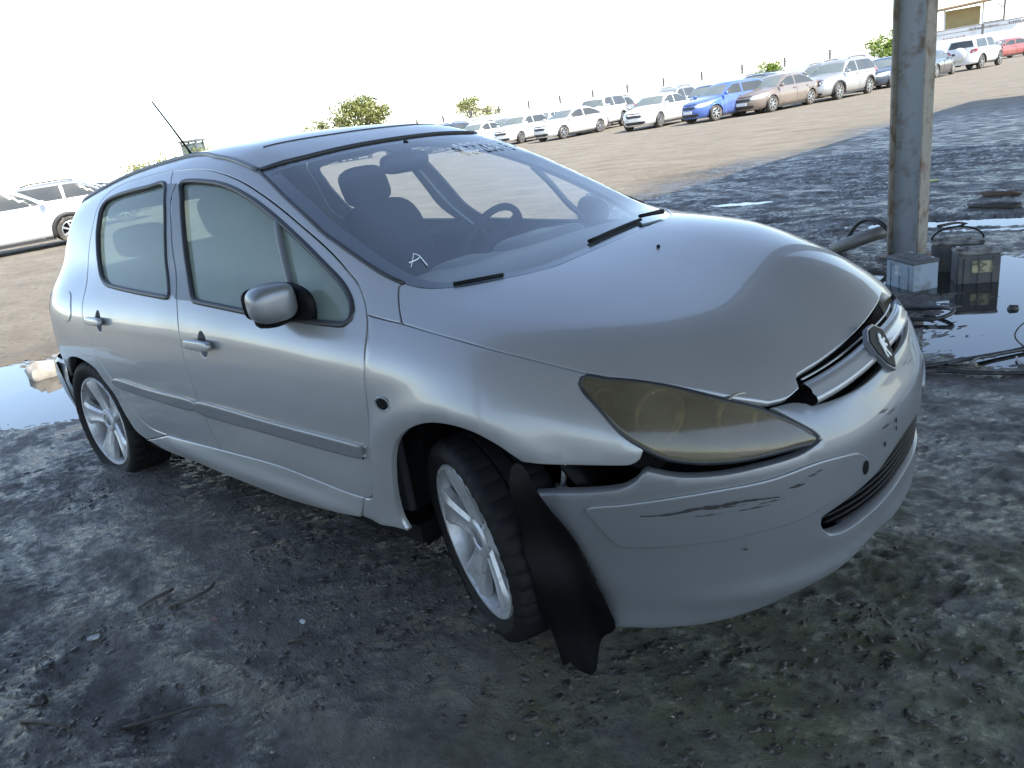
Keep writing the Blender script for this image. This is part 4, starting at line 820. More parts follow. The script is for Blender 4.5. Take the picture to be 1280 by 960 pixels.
def ground_mat():
    m=bpy.data.materials.new('mud_and_sand');m.use_nodes=True;t=m.node_tree;N=t.nodes;L=t.links;p=N['Principled BSDF']
    g=N.new('ShaderNodeNewGeometry');sp=N.new('ShaderNodeSeparateXYZ');L.new(g.outputs['Position'],sp.inputs[0])
    def noise(s,d=6,r=.6,sc=(1,1,1),rz=0):
        mp=N.new('ShaderNodeMapping');mp.inputs['Scale'].default_value=sc;mp.inputs['Rotation'].default_value=(0,0,rz);L.new(g.outputs['Position'],mp.inputs[0])
        n=N.new('ShaderNodeTexNoise');n.inputs['Scale'].default_value=s;n.inputs['Detail'].default_value=d;n.inputs['Roughness'].default_value=r;L.new(mp.outputs[0],n.inputs['Vector']);return n.outputs[0]
    def rng(s,a,b,c=0,d=1,sm=False):
        r=N.new('ShaderNodeMapRange');r.inputs[1].default_value=a;r.inputs[2].default_value=b;r.inputs[3].default_value=c;r.inputs[4].default_value=d;L.new(s,r.inputs[0]);
        if sm: r.interpolation_type='SMOOTHSTEP'
        return r.outputs[0]
    def mix(f,a,b):
        x=N.new('ShaderNodeMix');x.data_type='RGBA'
        for i,v in ((6,a),(7,b)):
            if isinstance(v,tuple): x.inputs[i].default_value=(*v,1)
            else: L.new(v,x.inputs[i])
        L.new(f,x.inputs[0]);return x.outputs[2]
    def mth(op,a,b):
        x=N.new('ShaderNodeMath');x.operation=op
        for i,v in ((0,a),(1,b)):
            if isinstance(v,(int,float)): x.inputs[i].default_value=v
            else: L.new(v,x.inputs[i])
        return x.outputs[0]
    # wetness: soaked mud around the shelter and the pool of water, dry dusty sand out in the open yard
    yy=mth('MULTIPLY',sp.outputs[1],-.10);edge=mth('ADD',sp.outputs[0],yy)
    wob=rng(noise(.35,4),.3,.7,-1.2,1.2);edge=mth('ADD',edge,wob)
    wet=rng(edge,-6.6,-4.4,0,1,True)
    far=rng(sp.outputs[1],14,24,1,0,True);wet=mth('MULTIPLY',wet,far)
    mud=mix(rng(noise(2.2,6),.35,.65),(.034,.029,.021),(.072,.063,.048))
    mud=mix(rng(noise(26,5),.42,.7),mud,(.095,.087,.075))
    # greenish algae on the trodden corner in front of the car
    dx=mth('SUBTRACT',sp.outputs[0],1.15);dy=mth('SUBTRACT',sp.outputs[1],-.55);rr=mth('SQRT',mth('ADD',mth('MULTIPLY',dx,dx),mth('MULTIPLY',dy,dy)),0)
    alg=mth('MULTIPLY',rng(rr,.3,1.7,1,0,True),rng(noise(5,6),.30,.55))
    mud=mix(alg,mud,(.070,.073,.012))
    sand=mix(rng(noise(.8,7,.65,(1,2.2,1),.8),.35,.65),(.20,.172,.132),(.29,.255,.20))
    sand=mix(rng(noise(3.5,7,.7,(1,2.6,1),.8),.52,.72),sand,(.14,.122,.098))
    sand=mix(rng(noise(14,5,.7),.60,.75),sand,(.09,.075,.06))
    col=mix(wet,sand,mud);L.new(col,p.inputs['Base Color'])
    rw=rng(noise(3.2,8,.66,(1,1.8,1),.8),.44,.58,.14,.66);rf=rng(noise(45,4),.35,.7,-.06,.22);rw=mth('ADD',rw,rf)
    x=N.new('ShaderNodeMix');L.new(wet,x.inputs[0]);x.inputs[2].default_value=.95;L.new(rw,x.inputs[3]);L.new(x.outputs[0],p.inputs['Roughness'])
    x2=N.new('ShaderNodeMix');L.new(wet,x2.inputs[0]);x2.inputs[2].default_value=.15;x2.inputs[3].default_value=.8;L.new(x2.outputs[0],p.inputs['Specular IOR Level'])
    b1=N.new('ShaderNodeBump');b1.inputs['Strength'].default_value=1.0;b1.inputs['Distance'].default_value=.06
    hh=mth('ADD',mth('MULTIPLY',noise(7,8,.68,(1,1.7,1),.8),.6),mth('MULTIPLY',noise(75,6,.75,(1,1.5,1),.8),.30));L.new(hh,b1.inputs['Height'])
    L.new(b1.outputs[0],p.inputs['Normal']);return m
GM=ground_mat()
def grid(x0,x1,y0,y1,d,dy=None):
    dy=dy or d;xs=np.arange(x0,x1+1e-6,d);ys=np.arange(y0,y1+1e-6,dy);X,Y=np.meshgrid(xs,ys);return X,Y
ax=lambda *s:np.concatenate([np.arange(a,b-1e-6,d) for a,b,d in s]+[[s[-1][1]]])
X,Y=np.meshgrid(ax((-7.5,-3.1,.03),(-3.1,1.7,.0125),(1.7,3.6,.03)),ax((-3.4,-2.3,.03),(-2.3,-.55,.0125),(-.55,5.,.022),(5.,11.6,.035)))
Z=gheight(X,Y);ed=np.minimum.reduce([X+7.5,3.6-X,Y+3.4,11.6-Y]);Z=Z*np.clip(ed/.5,0,1);Z=np.where(ed<.02,0.,Z)
nx,ny=X.shape[1],X.shape[0]
idx=np.arange(nx*ny).reshape(ny,nx);Fq=np.stack([idx[:-1,:-1],idx[:-1,1:],idx[1:,1:],idx[1:,:-1]],-1).reshape(-1,4)
Vn=np.stack([X,Y,Z],-1).reshape(-1,3)
def big(x0,x1,y0,y1,nxx,nyy,base):
    xs=np.linspace(x0,x1,nxx);ys=np.linspace(y0,y1,nyy);A,C=np.meshgrid(xs,ys);V=np.stack([A,C,0*A],-1).reshape(-1,3);i=np.arange(nxx*nyy).reshape(nyy,nxx)+base
    return V,np.stack([i[:-1,:-1],i[:-1,1:],i[1:,1:],i[1:,:-1]],-1).reshape(-1,4)
allV=[Vn];allF=[Fq];bs_=len(Vn)
XA,XB,YA,YB=float(X.min()),float(X.max()),float(Y.min()),float(Y.max())
for rc in ((-45,XA,-40,YA),(XA,XB,-40,YA),(XB,40,-40,YA),(-45,XA,YA,YB),(XB,40,YA,YB),(-45,XA,YB,70),(XA,XB,YB,70),(XB,40,YB,70)):
    v,f=big(*rc,12,12,bs_);allV.append(v);allF.append(f);bs_+=len(v)
for rc in ((-3500,-45,-3500,3500),(-45,40,-3500,-40),(-45,40,70,3500),(40,3500,-3500,3500)):
    v,f=big(*rc,3,3,bs_);allV.append(v);allF.append(f);bs_+=len(v)
me=bpy.data.meshes.new('ground');VV=np.vstack(allV).astype(np.float32);FF=np.vstack(allF).astype(np.int32)
me.vertices.add(len(VV));me.vertices.foreach_set('co',VV.ravel());me.loops.add(FF.size);me.loops.foreach_set('vertex_index',FF.ravel());me.polygons.add(len(FF));me.polygons.foreach_set('loop_start',np.arange(0,FF.size,4,dtype=np.int32));me.update(calc_edges=True);me.shade_smooth();me.materials.append(GM)
gro=bpy.data.objects.new('ground',me);COL.objects.link(gro);gro['kind']='structure'
wm=mat('puddle_water',(.020,.022,.020),.025,0,spec=.9,bump=(5,.03,.01))
for i,(cx,cy,rx,ry,a,dp) in enumerate(PUD):
    V=[(cx,cy,WATER-.0004*i)];n=40
    for k in range(n):
        t=2*math.pi*k/n;x,y=rx*1.5*math.cos(t),ry*1.5*math.sin(t);V.append((cx+x*math.cos(a)-y*math.sin(a),cy+x*math.sin(a)+y*math.cos(a),WATER-.0004*i))
    o=mesh_obj('puddle',V,[(0,k+1,(k+1)%n+1) for k in range(n)],wm,None,False);o['kind']='structure'
def gz(x,y): return float(gheight(np.array([float(x)]),np.array([float(y)]))[0])
# ---------------- clods, stones and chaff pressed into the mud
CL=mat('mud_clod',(.030,.027,.022),.45,noise=(8,4,(.075,.068,.056),.45,.6))
rg=np.random.default_rng(5);b=MB();ico=[]
phi=(1+5**.5)/2;IV=np.array([(-1,phi,0),(1,phi,0),(-1,-phi,0),(1,-phi,0),(0,-1,phi),(0,1,phi),(0,-1,-phi),(0,1,-phi),(phi,0,-1),(phi,0,1),(-phi,0,-1),(-phi,0,1)])/1.9
IF=[(0,11,5),(0,5,1),(0,1,7),(0,7,10),(0,10,11),(1,5,9),(5,11,4),(11,10,2),(10,7,6),(7,1,8),(3,9,4),(3,4,2),(3,2,6),(3,6,8),(3,8,9),(4,9,5),(2,4,11),(6,2,10),(8,6,7),(9,8,1)]
cx=np.concatenate([rg.uniform(-6.5,3.3,4500),rg.uniform(-3.2,1.8,8000)]);cy=np.concatenate([rg.uniform(-3.0,9.5,4500),rg.uniform(-2.3,-.2,8000)]);dens=fbm(cx*1.3,cy*1.3,3,77);kp=(dens>.47);cx=cx[kp];cy=cy[kp];hz=gheight(cx,cy)
for x,y,z in zip(cx,cy,hz):
    s=.0025+.006*rg.random()**3;b.add(IV*s*np.array([1+rg.random()*1.6,1+rg.random()*.6,.45])*(1+.3*rg.normal(size=(12,1)))@rot('Z',rg.random()*6).T+np.array([x,y,z+s*.15]),IF)
o=b.build('mud_clods',CL,smooth=True);o['kind']='stuff'
b=MB();gx=rg.uniform(-4,3.0,900);gy=rg.uniform(-2.8,4,900);gzz=gheight(gx,gy)
for x,y,z in zip(gx,gy,gzz):
    s_=.0012+.0035*rg.random()**3;b.add(IV*s_*np.array([1.3,1,.6])*(1+.3*rg.normal(size=(12,1)))+np.array([x,y,z+s_*.2]),IF)
o=b.build('pale_grit',mat('pale_grit',(.30,.28,.25),.8),smooth=True);o['kind']='stuff'
# ---------------- twigs, scraps and stones lying in the mud
TW=mat('wet_twig',(.035,.028,.02),.6,bump=(40,.4,.004));ST=mat('pale_stone',(.36,.34,.31),.8,noise=(9,5,(.22,.2,.18),.4,.6),bump=(30,.5,.004))
def twig(pts,r,lab,nm='twig',m_=None,cat='twig',group=None):
    b=MB();P=[(x,y,gz(x,y)+r*.6+z) for x,y,z in pts];P=catmull(P,.03);n=len(P);b.tube(P,[r*(1-.5*i/n) for i in range(n)],6)
    o=b.build(nm,m_ or TW,smooth=True);tag(o,lab,cat,group);return o
def chip(x,y,s,rz,lab,m_,nm='paper_scrap',cat='scrap',th=.004,tilt=.1):
    b=MB();rr=random.Random(int(x*1000+y*77));n=7;poly=[(s*(.7+.5*rr.random())*math.cos(2*math.pi*k/n),s*.55*(.7+.5*rr.random())*math.sin(2*math.pi*k/n)) for k in range(n)]
    R_=rot('Z',rz)@rot('X',tilt);b.prism(poly,0,th,xf=lambda V:V@R_.T+np.array([x,y,gz(x,y)+.004]));o=b.build(nm,m_);tag(o,lab,cat);return o
def chunk(x,y,d,rz,lab,m_,nm='stone',cat='stone',e=.8,seed=1,sink=.25,group=None):
    b=MB();b.sell((0,0,0),d,e=e,n=14);V=np.array(b.V);nn=(fbm(V[:,0]*7/max(d)+seed,V[:,1]*7/max(d)+V[:,2]*6/max(d),4,seed,.7)-.5);V=V*(1+1.5*nn)[:,None];V=V@rot('Z',rz).T+np.array([x,y,gz(x,y)+d[2]*(.5-sink)]);b.V=[tuple(v) for v in V]
    o=b.build(nm,m_,smooth=True);tag(o,lab,cat,group);return o
twig([(-.72,-1.62,.002),(-.65,-1.52,.012),(-.60,-1.46,.004),(-.50,-1.40,.0)],.006,'long thin twig in the mud at the bottom left')
twig([(-1.00,-1.78,0),(-.90,-1.74,.01),(-.80,-1.70,0)],.007,'short dark twig in the lower left corner')
twig([(-.55,-1.19,0),(-.50,-1.15,.006),(-.45,-1.14,0)],.004,'small bent twig below the pale chip')
twig([(-.12,5.05,0),(0,5.18,.02),(.10,5.27,0)],.014,'dark stick in the wet mud beyond the batteries')
def bark(pts,wd,lab):
    P=catmull([(x,y,gz(x,y)+.006+z) for x,y,z in pts],.02);n=len(P);b=MB();V=[]
    for i,p in enumerate(P):
        t=np.gradient(P,axis=0)[i];t/=np.linalg.norm(t);s=np.array([-t[1],t[0],0]);w_=wd*(.35+.65*math.sin(math.pi*(i+.7)/(n+.4)));V+=[p-s*w_,p-s*w_*.3+np.array([0,0,w_*.45]),p+s*w_*.4+np.array([0,0,w_*.35]),p+s*w_]
    b.add(V,[(4*i+j,4*i+j+1,4*i+j+5,4*i+j+4) for i in range(n-1) for j in range(3)]);o=b.build('palm_bark_strip',TW,smooth=True);tag(o,lab,'bark');o.modifiers.new('t','SOLIDIFY').thickness=.004
bark([(-1.22,-1.35,0),(-1.19,-1.29,.004),(-1.18,-1.22,0)],.010,'curled dark bark strip left of its longer neighbour in the mud')
bark([(-1.10,-1.29,0),(-1.05,-1.24,.006),(-1.04,-1.18,.004),(-1.08,-1.13,0)],.009,'longer curved bark strip beside the curled one')
PP=mat('pale_paper',(.42,.44,.42),.7,noise=(20,4,(.2,.2,.19),.45,.6));RD=mat('dull_red_plastic',(.13,.06,.06),.5);YL=mat('yellow_wrapper',(.45,.45,.10),.5)
chip(-1.23,-1.50,.026,.9,'torn pale paper scrap lying in the mud at the left',PP)
chip(-.88,-1.25,.016,.3,'small dull red disc lying in the mud right of the bark strips',RD,'plastic_disc','disc')
chip(-.59,-1.11,.015,.1,'small white chip in the mud below the sill',PP)
chip(-.70,7.6,.10,.2,'yellow wrapper on the shaded mud right of the post',YL,'wrapper','wrapper')
chunk(-1.06,-1.72,(.05,.035,.03),.3,'little dark stone near the bottom left corner',CL)
chunk(.72,2.74,(.05,.04,.035),.3,'small dark stone in the puddle below the batteries',CL)
chunk(.22,5.80,(.42,.10,.06),-.25,'flattened dark log on the mud at the right edge',TW,'log','log',seed=3)
chunk(.13,6.42,(.34,.09,.05),-.15,'thin reddish board piece lying behind the flattened log',mat('board_brown',(.10,.06,.04),.8),'board_piece','board',seed=8)
rs=random.Random(11)
CON=mat('concrete_rubble',(.44,.41,.36),.85,noise=(14,6,(.28,.25,.21),.4,.65),bump=(40,.6,.006))
for k,(x,y,d,l) in enumerate([(-5.50,-.20,(.34,.26,.16),'largest pale rubble chunk on the far rim of the left puddle'),(-5.25,-.10,(.26,.20,.13),'pale rubble chunk nearest the rear tyre at the left puddle'),(-5.72,-.02,(.20,.16,.12),'small pale rubble piece behind the largest chunk'),(-5.75,-.80,(.26,.12,.06),'flat pale brick fragment alone in the left puddle')]):
    chunk(x,y,d,rs.random()*3,l,CON,'rubble_chunk','rubble',e=.6,seed=20+k,sink=.15)
# ---------------- shelter: steel posts, beams and a profiled sheet roof (beside and behind the camera)
RS=mat('rusted_flange',(.28,.25,.205),.7,noise=(9,8,(.15,.095,.055),.48,.66),bump=(50,.3,.003))
WB=mat('grey_painted_web',(.29,.305,.31),.6,noise=(6,8,(.15,.11,.07),.52,.68),bump=(40,.15,.002))
RF=mat('galvanised_sheet',(.46,.43,.38),.5,.1,noise=(3,5,(.36,.31,.25),.45,.65))
HB=4.35;dv=np.array([.11,.994]);dv/=np.linalg.norm(dv);pv=np.array([dv[1],-dv[0]])
def ibeam(name,lab,p0,p1,w_,d_,rz,mats,parent=None,cat=None,split=True):
    pass
def post(x,y,rz,lab,group='steel posts of the shelter'):
    e=empty('steel_post',lab,'post',(x,y,0),rz,group)
    def pl(c,d): b=MB();b.box(c,d,bev=.002);return b
    pl((0,0,HB/2-.1),(.205,.012,HB+.2)).build('web',WB,e)
    for s in(-1,1): pl((s*.108,0,HB/2-.1),(.013,.15,HB+.2)).build('flange',RS,e)
    pl((0,0,-.03),(.34,.26,.05)).build('base_plate',RS,e);return e
yaw_cam=math.atan2(3.98+1.98,-.12-1.24)
labs=['rust edged steel post standing in front of the batteries','steel post of the shelter out of view behind the camera','steel post of the shelter beyond the right edge of the view']
for k,(t) in enumerate((0,-8.,8.)):
    p=np.array([-.125,4.04])+dv*t
    post(p[0],p[1],yaw_cam-math.pi/2-.42 if k==0 else math.atan2(dv[1],dv[0]),labs[k]) if k!=2 else None
sh=empty('shelter_roof','grey profiled sheet roof on steel beams above the camera','roof')
c0=np.array([-.52,4.0])
def w2(u,v): return c0+dv*u+pv*v        # u along the eaves, v away from the car
b=MB();V=[];nu,nv=2,120;U0,U1=-17.,17.6;VW=7.8
for i in range(nv+1):
    for u in (U0,U1): pass
us=np.arange(U0,U1+.01,.0625);prof=np.tile([0,0,.035,.035],len(us)//4+1)[:len(us)]
for u,h in zip(us,prof):
    for v in (0,VW): q=w2(u,v);V.append((q[0],q[1],HB+.22+h+.02*v))
b.add(V,[(2*i,2*i+1,2*i+3,2*i+2) for i in range(len(us)-1)]);b.build('roof_sheet',RF,sh)
for v in np.arange(.15,VW,1.2):
    b=MB();q0,q1=w2(U0,v),w2(U1,v);c=(q0+q1)/2;b.box((c[0],c[1],HB+.14+.02*v),(U1-U0,.06,.12),rot('Z',math.atan2(dv[1],dv[0])));b.build('purlin',RF,sh)
for u in (-16,-8,0,8,16):
    b=MB();q=w2(u,VW/2);b.box((q[0],q[1],HB-.02+.07),(VW-.2,.12,.2),rot('Z',math.atan2(pv[1],pv[0])));b.build('rafter',RS,sh)
# ---------------- batteries
def battery(x,y,rz,d,lab,mbody,mtop,mlabel,handle=False,tilt=0,water=.0):
    e=empty('car_battery',lab,'battery',(x,y,-.03),rz);L_,W_,H_=d;H_+=.03
    b=MB();b.box((0,0,H_*.44),(L_,W_,H_*.86),bev=.006)
    b.build('battery_case',mbody,e)
    b=MB();b.box((0,0,H_*.915),(L_+.008,W_+.008,H_*.10),bev=.005);b.box((0,0,H_*.975),(L_*.94,W_*.52,.016),bev=.004);b.build('battery_lid',mtop,e)
    for s in(-1,1):
        b=MB();b.lathe([(.0005,.0),(.011,0),(.009,-.02),(.013,-.022)][::-1],'z',12,(s*L_*.38,W_*.36,H_*.985+.002));b.build('terminal',M['alloy'],e,True)
    for k in range(-1,2):
        b=MB();b.lathe([(.012,0),(.012,.007),(.0005,.008)],'z',12,(k*L_*.22,0,H_*.975+.007));b.build('filler_cap',mtop,e,True)
    for k in (-1,0,1):
        b=MB();b.box((k*L_*.33,-W_/2-.003,H_*.42),(.008,.006,H_*.74));b.box((k*L_*.33,W_/2+.003,H_*.42),(.008,.006,H_*.74)) if False else None;b.build('case_rib',mbody,e)
    if mlabel is not None:
        b=MB();b.box((.02 if not handle else 0,-W_/2-.0035,H_*.52),(L_*.5,.002,H_*.34));b.build('battery_label',mlabel,e)
    if handle:
        b=MB();P=[(L_*.5*math.cos(a),0,H_*.95+.085*math.sin(a)) for a in np.linspace(0,math.pi,14)];b.tube(P,.006,6,flat=1);b.build('carry_handle',M['blk'],e,True)
    return e
bb1=mat('battery_blue_grey',(.27,.33,.39),.5,noise=(12,6,(.17,.18,.18),.52,.7));bb2=mat('battery_dusty_black',(.08,.084,.088),.6,noise=(10,6,(.12,.11,.095),.45,.65));bt1=mat('battery_lid_dusty',(.26,.25,.23),.75,noise=(14,6,(.07,.065,.06),.45,.6))
lb1=mat('white_sticker',(.55,.58,.60),.6,noise=(40,4,(.25,.26,.27),.5,.62));lb2=mat('yellowed_sticker',(.42,.38,.22),.6,noise=(30,5,(.14,.13,.09),.48,.6))
a1=math.atan2(3.01-3.19,.20);battery(.105,3.185,a1,(.27,.175,.175),'blue grey car battery with a small white sticker, nearest the silver car',bb1,bb2,None)
e=bpy.data.objects['car_battery'];b=MB();b.box((-.01,-.0895,.125),(.055,.002,.065));b.build('battery_label',lb1,e)
battery(.43,3.36,math.atan2(.09,.22),(.235,.17,.19),'dusty black battery with a yellowed sticker, right of the blue grey one',bb2,bt1,lb2)
battery(.27,3.66,math.atan2(.05,.22),(.30,.19,.19),'black battery with a raised carry handle standing behind the other two',bb2,bt1,None,handle=True)
# dark scrap behind the post foot
HO=mat('black_hose',(.02,.02,.021),.45,noise=(12,5,(.07,.065,.055),.5,.7))
b=MB();P=[(-.60+.19*(1-math.cos(a))*1.0,4.15+.05*math.sin(a*2),.0+.24*math.sin(a)) for a in np.linspace(0,math.pi,16)];b.tube(P,.018,8);o=b.build('rubber_hoop',HO,smooth=True);tag(o,'dark rubber hoop standing behind the post foot','hoop')
b=MB();b.tube([(-.66,4.0,.03),(-.45,4.12,.10),(-.25,4.25,.15)],[.05,.055,.05],12);o=b.build('exhaust_pipe_piece',mat('dull_metal',(.22,.21,.19),.5,.5),smooth=True);tag(o,'dull grey pipe piece leaning beside the hoop at the post foot','pipe')
def hose(pts,r,lab,nm='hose',m_=None,cat='hose'):
    P=catmull(np.array([(x,y,(gz(x,y) if z<.05 else 0)*0+max(WATER+.002,gz(x,y))*(z<.3)+r+z) for x,y,z in pts]),.03);b=MB();b.tube(P,r,8);o=b.build(nm,m_ or HO,smooth=True);tag(o,lab,cat)
hose([(.25,1.5,0),(.50,1.66,.0),(.66,1.82,.005),(.86,2.04,.0),(1.25,2.45,0),(1.9,2.9,0)],.011,'upper black hose running from the bumper to the right edge')
hose([(.22,1.25,0),(.52,1.58,.0),(.70,1.64,.002),(.90,1.71,.0),(1.3,1.9,0),(1.9,2.2,0)],.010,'lower black hose running from the bumper to the right edge')
hose([(.58,1.74,.0),(.64,1.70,.012),(.68,1.72,.014),(.70,1.84,.012),(.78,1.93,0)],.007,'short branch hose between the two long hoses')
b=MB();P=[(.30+.17*math.cos(a),2.50+.11*math.sin(a),.012+.012*math.sin(a*2+1)) for a in np.linspace(0,2*math.pi*1.12,40)];b.tube(P,.012,8);o=b.build('hose',HO,smooth=True);tag(o,'coiled black hose ring lying in the puddle beside the bumper','hose')
hose([(.86,2.06,.0),(.80,2.16,.03),(.83,2.30,.06),(.92,2.36,.03),(1.0,2.4,0)],.004,'thin wire loop standing up at the right edge','wire',None,'wire')
hose([(.84,1.92,.004),(.86,1.86,.004),(.92,1.80,.004),(1.0,1.76,0)],.005,'thin pale and red wire crossing the hoses at the right edge','wire',mat('pale_wire',(.5,.42,.40),.5),'wire')
# ---------------- boundary fence, wall, shelter building, masts, trees
WH=mat('white_wall',(.78,.76,.72),.8,noise=(.6,5,(.66,.63,.58),.45,.65));PO=mat('fence_post_grey',(.14,.135,.13),.6);WI=mat('fence_wire',(.20,.17,.16),.6)
def atpx(px,depth):
    """world point at this distance along the view through a point given in thousandths of the picture width"""
    return None
fp=[(-93.4,70.7),(-80.0,73.5),(-66.8,76.2),(-54.0,78.9),(-41.5,81.6),(-29.5,84.2),(-17.6,86.7),(-6.0,89.2),(6,91.8),(18,94.3)]
f0,f1=np.array([-92.,75.2]),np.array([-8.,91.6])
fe=empty('boundary_fence','long white boundary wall topped by grey posts and a wire behind the parked cars','fence')
L_=np.linalg.norm(f1-f0);fd=(f1-f0)/L_;fa=math.atan2(fd[1],fd[0])
b=MB();c=(f0+f1)/2;b.box((c[0],c[1],1.15),(L_,.2,2.3),rot('Z',fa));b.build('wall_panel',WH,fe)
nP=int(L_/4.7)
for i in range(nP+1):
    p=f0+fd*4.7*i;b=MB();b.box((p[0],p[1],2.72),(.2,.2,.95),rot('Z',fa));b.build('fence_post',PO,fe)
for z in (3.18,2.8): b=MB();b.tube([(*f0,z),(*f1,z)],.04,4);b.build('fence_wire',WI,fe)
# two-storey yard building with a lean-to roof, upper right
be_=empty('yard_building','white yard building with a tan panel under an open brown roof at the upper right','building',(-20.6,108.6,0),fa+.05)
tanm=mat('tan_cladding',(.36,.27,.12),.8,noise=(.7,5,(.30,.22,.10),.45,.65));brn=mat('brown_roof_sheet',(.34,.20,.11),.7,noise=(1.2,5,(.22,.15,.10),.45,.65))
b=MB();b.box((9,0,1.8),(22,3,3.6));b.build('wall',WH,be_)
b=MB();b.box((1.9,-.6,4.55),(3.6,.12,2.2));b.build('tan_panel',tanm,be_)
for x in (.0,3.95,6.1): b=MB();b.box((x,-.62,4.75),(.18,.18,2.4));b.build('pillar',WH if x<4 else PO,be_)
b=MB();b.box((5,-.6,3.68),(2.2,.1,.12));b.build('rail',PO,be_)
b=MB();b.tube([(5.3,-.62,5.6),(6.0,-.62,5.0)],.05,5);b.build('brace',PO,be_)
b=MB();b.box((4.6,-.9,6.05),(11.,3.4,.18),rot('Y',-.035));b.build('roof',brn,be_)
sg=mat('faded_sign_ink',(.16,.15,.15),.8);sr=mat('faded_sign_red',(.45,.14,.12),.8)
rs=random.Random(4)
def inked(x0,x1,z,h,m_):
    b=MB();x=x0
    while x<x1:
        wv=rs.uniform(.05,.16);b.box((x,-1.512,z+rs.uniform(-.03,.03)),(wv,.012,h*rs.uniform(.5,1)));x+=wv+rs.uniform(.03,.09)
    o=b.build('painted_sign',m_,be_);o['kind']='stuff'
inked(2.6,5.6,3.15,.30,sg);inked(.0,2.2,2.5,.22,sr);inked(6.6,8.2,3.2,.28,sg)
b=MB();b.box((8.8,-1.515,3.35),(.75,.02,.75));b.box((8.8,-1.528,3.35),(.6,.01,.6),mi=1);b.build('wall_sign',[sr,WH],be_)
for (x,y,h,l) in ((-51.6,126,15,'tall thin lighting mast beyond the fence'),(-95,118,13,'thin lighting mast far beyond the white cars'),(-32,130,12,'thin mast beyond the silver vehicle'),(-62,112,11,'short thin mast between the white cars and the bushes'),(-120,96,14,'thin lighting mast far left of the row of white cars')):
    e=empty('lighting_mast',l,'mast',(x,y,0));b=MB();b.tube([(0,0,0),(0,0,h)],[.13,.06],8);b.build('pole',WH,e);b=MB();b.box((0,0,h),(.9,.25,.15));b.build('lamp_head',WH,e)
# ---------------- trees and shrubs: limbs carrying thousands of leaf faces
def leafmat(nm,c1,c2): return mat(nm,c1,.6,noise=(1.7,5,c2,.35,.65))
LF=[leafmat('leaves_olive',(.14,.155,.035),(.25,.25,.07)),leafmat('leaves_lime',(.13,.20,.02),(.22,.30,.04))]
BK_=mat('bark',(.12,.09,.06),.85,bump=(12,.4,.02))
def tree(x,y,h,wd,kind,lab,cat='tree',lf=1500,trunk=.3,seed=0,ls=.12,nm='tree'):
    r_=np.random.default_rng(seed);e=empty(nm,lab,cat,(x,y,0));b=MB();tz=h*trunk
    b.tube([(0,0,0),(.05*h*.3,0,tz*.6),(0,.03*h,tz*1.3)],[h*.035,h*.028,h*.02],8)
    cl=[]
    for k in range(9 if lf>900 else 6):
        a=r_.random()*6.28;rad=wd*.5*(.25+.55*r_.random());zz=tz+(h-tz)*(.2+.62*r_.random());p=np.array([rad*math.cos(a),rad*math.sin(a),zz]);cl.append((p,wd*(.15+.13*r_.random())))
        b.tube([(0,.02*h,tz),tuple(p*.5+np.array([0,0,tz*.45])),tuple(p)],[h*.016,h*.01,h*.004],5)
    cl.append((np.array([0,0,h*.80]),wd*.26));b.build('trunk',BK_,e,True)
    V=[];F=[]
    per=lf//len(cl)
    for p,rad in cl:
        d=r_.normal(size=(per,3));d/=np.linalg.norm(d,axis=1)[:,None];q=p+d*rad*(r_.random((per,1))**.35)*np.array([1.15,1.15,.85])
        q[:,2]=np.maximum(q[:,2],tz*.35)
        for c in q:
            a,b_=r_.normal(size=3),r_.normal(size=3);a/=np.linalg.norm(a);b_-=a*(a@b_);b_/=np.linalg.norm(b_);s=ls*(.6+.8*r_.random());k=len(V);V+=[c-a*s,c+b_*s*.45,c+a*s,c-b_*s*.45];F.append((k,k+1,k+2,k+3))
    mesh_obj('crown',V,F,LF[kind],e,False);return e
tree(-49.2,39.4,5.3,4.6,0,'large yellowish tree above the silver roof, tallest of the left trees',lf=4200,seed=1,ls=.13)
tree(-51.6,36.6,4.0,2.8,0,'smaller olive tree just left of the tallest one',lf=1200,seed=2,ls=.10)
tree(-50.8,38.2,4.0,2.4,0,'low olive tree between the tall tree and its small neighbour',lf=900,seed=3,ls=.09)
tree(-78.4,84.3,5.4,5.2,0,'yellow green tree standing above the farthest white cars',lf=1800,seed=4,ls=.15)
tree(-73.5,83.0,3.9,3.0,0,'low shrub right of the yellow green tree by the farthest cars','shrub',lf=900,seed=5,ls=.13,trunk=.15)
tree(-30.4,77.2,3.05,2.7,1,'round lime green bush behind the brown sedan','bush',lf=1900,seed=6,ls=.12,trunk=.12,nm='bush')
tree(-19.4,79.0,3.9,3.6,1,'lime green bush just left of the steel post','bush',lf=2200,seed=7,ls=.13,trunk=.12,nm='bush')
for k,(x,y,h,w_) in enumerate(((-40.8,16.6,2.35,2.2),(-40.2,17.9,2.6,2.2),(-39.4,19.9,2.75,2.0))):
    tree(x,y,h,w_,0,['leftmost low yellow shrub behind the silver roof','middle low yellow shrub left of the loader cab','low yellow shrub right of the loader cab'][k],'shrub',lf=1000,seed=10+k,ls=.08,trunk=.1,nm='shrub')
e=empty('wheel_loader','grey wheel loader whose cab shows above the shrubs beside the antenna','loader',(-41.5,20.4,0),.6)
lm=mat('loader_grey',(.16,.17,.17),.6);b=MB();b.box((0,0,.95),(2.4,1.1,.9),bev=.1);b.box((1.5,0,.5),(.6,1.6,.7),bev=.05);b.build('chassis',lm,e)
b=MB()
for sx in(-1,1):
    for sy in(-1,1): b.box((-.1+sx*.45,sy*.42,2.1),(.09,.09,1.5))
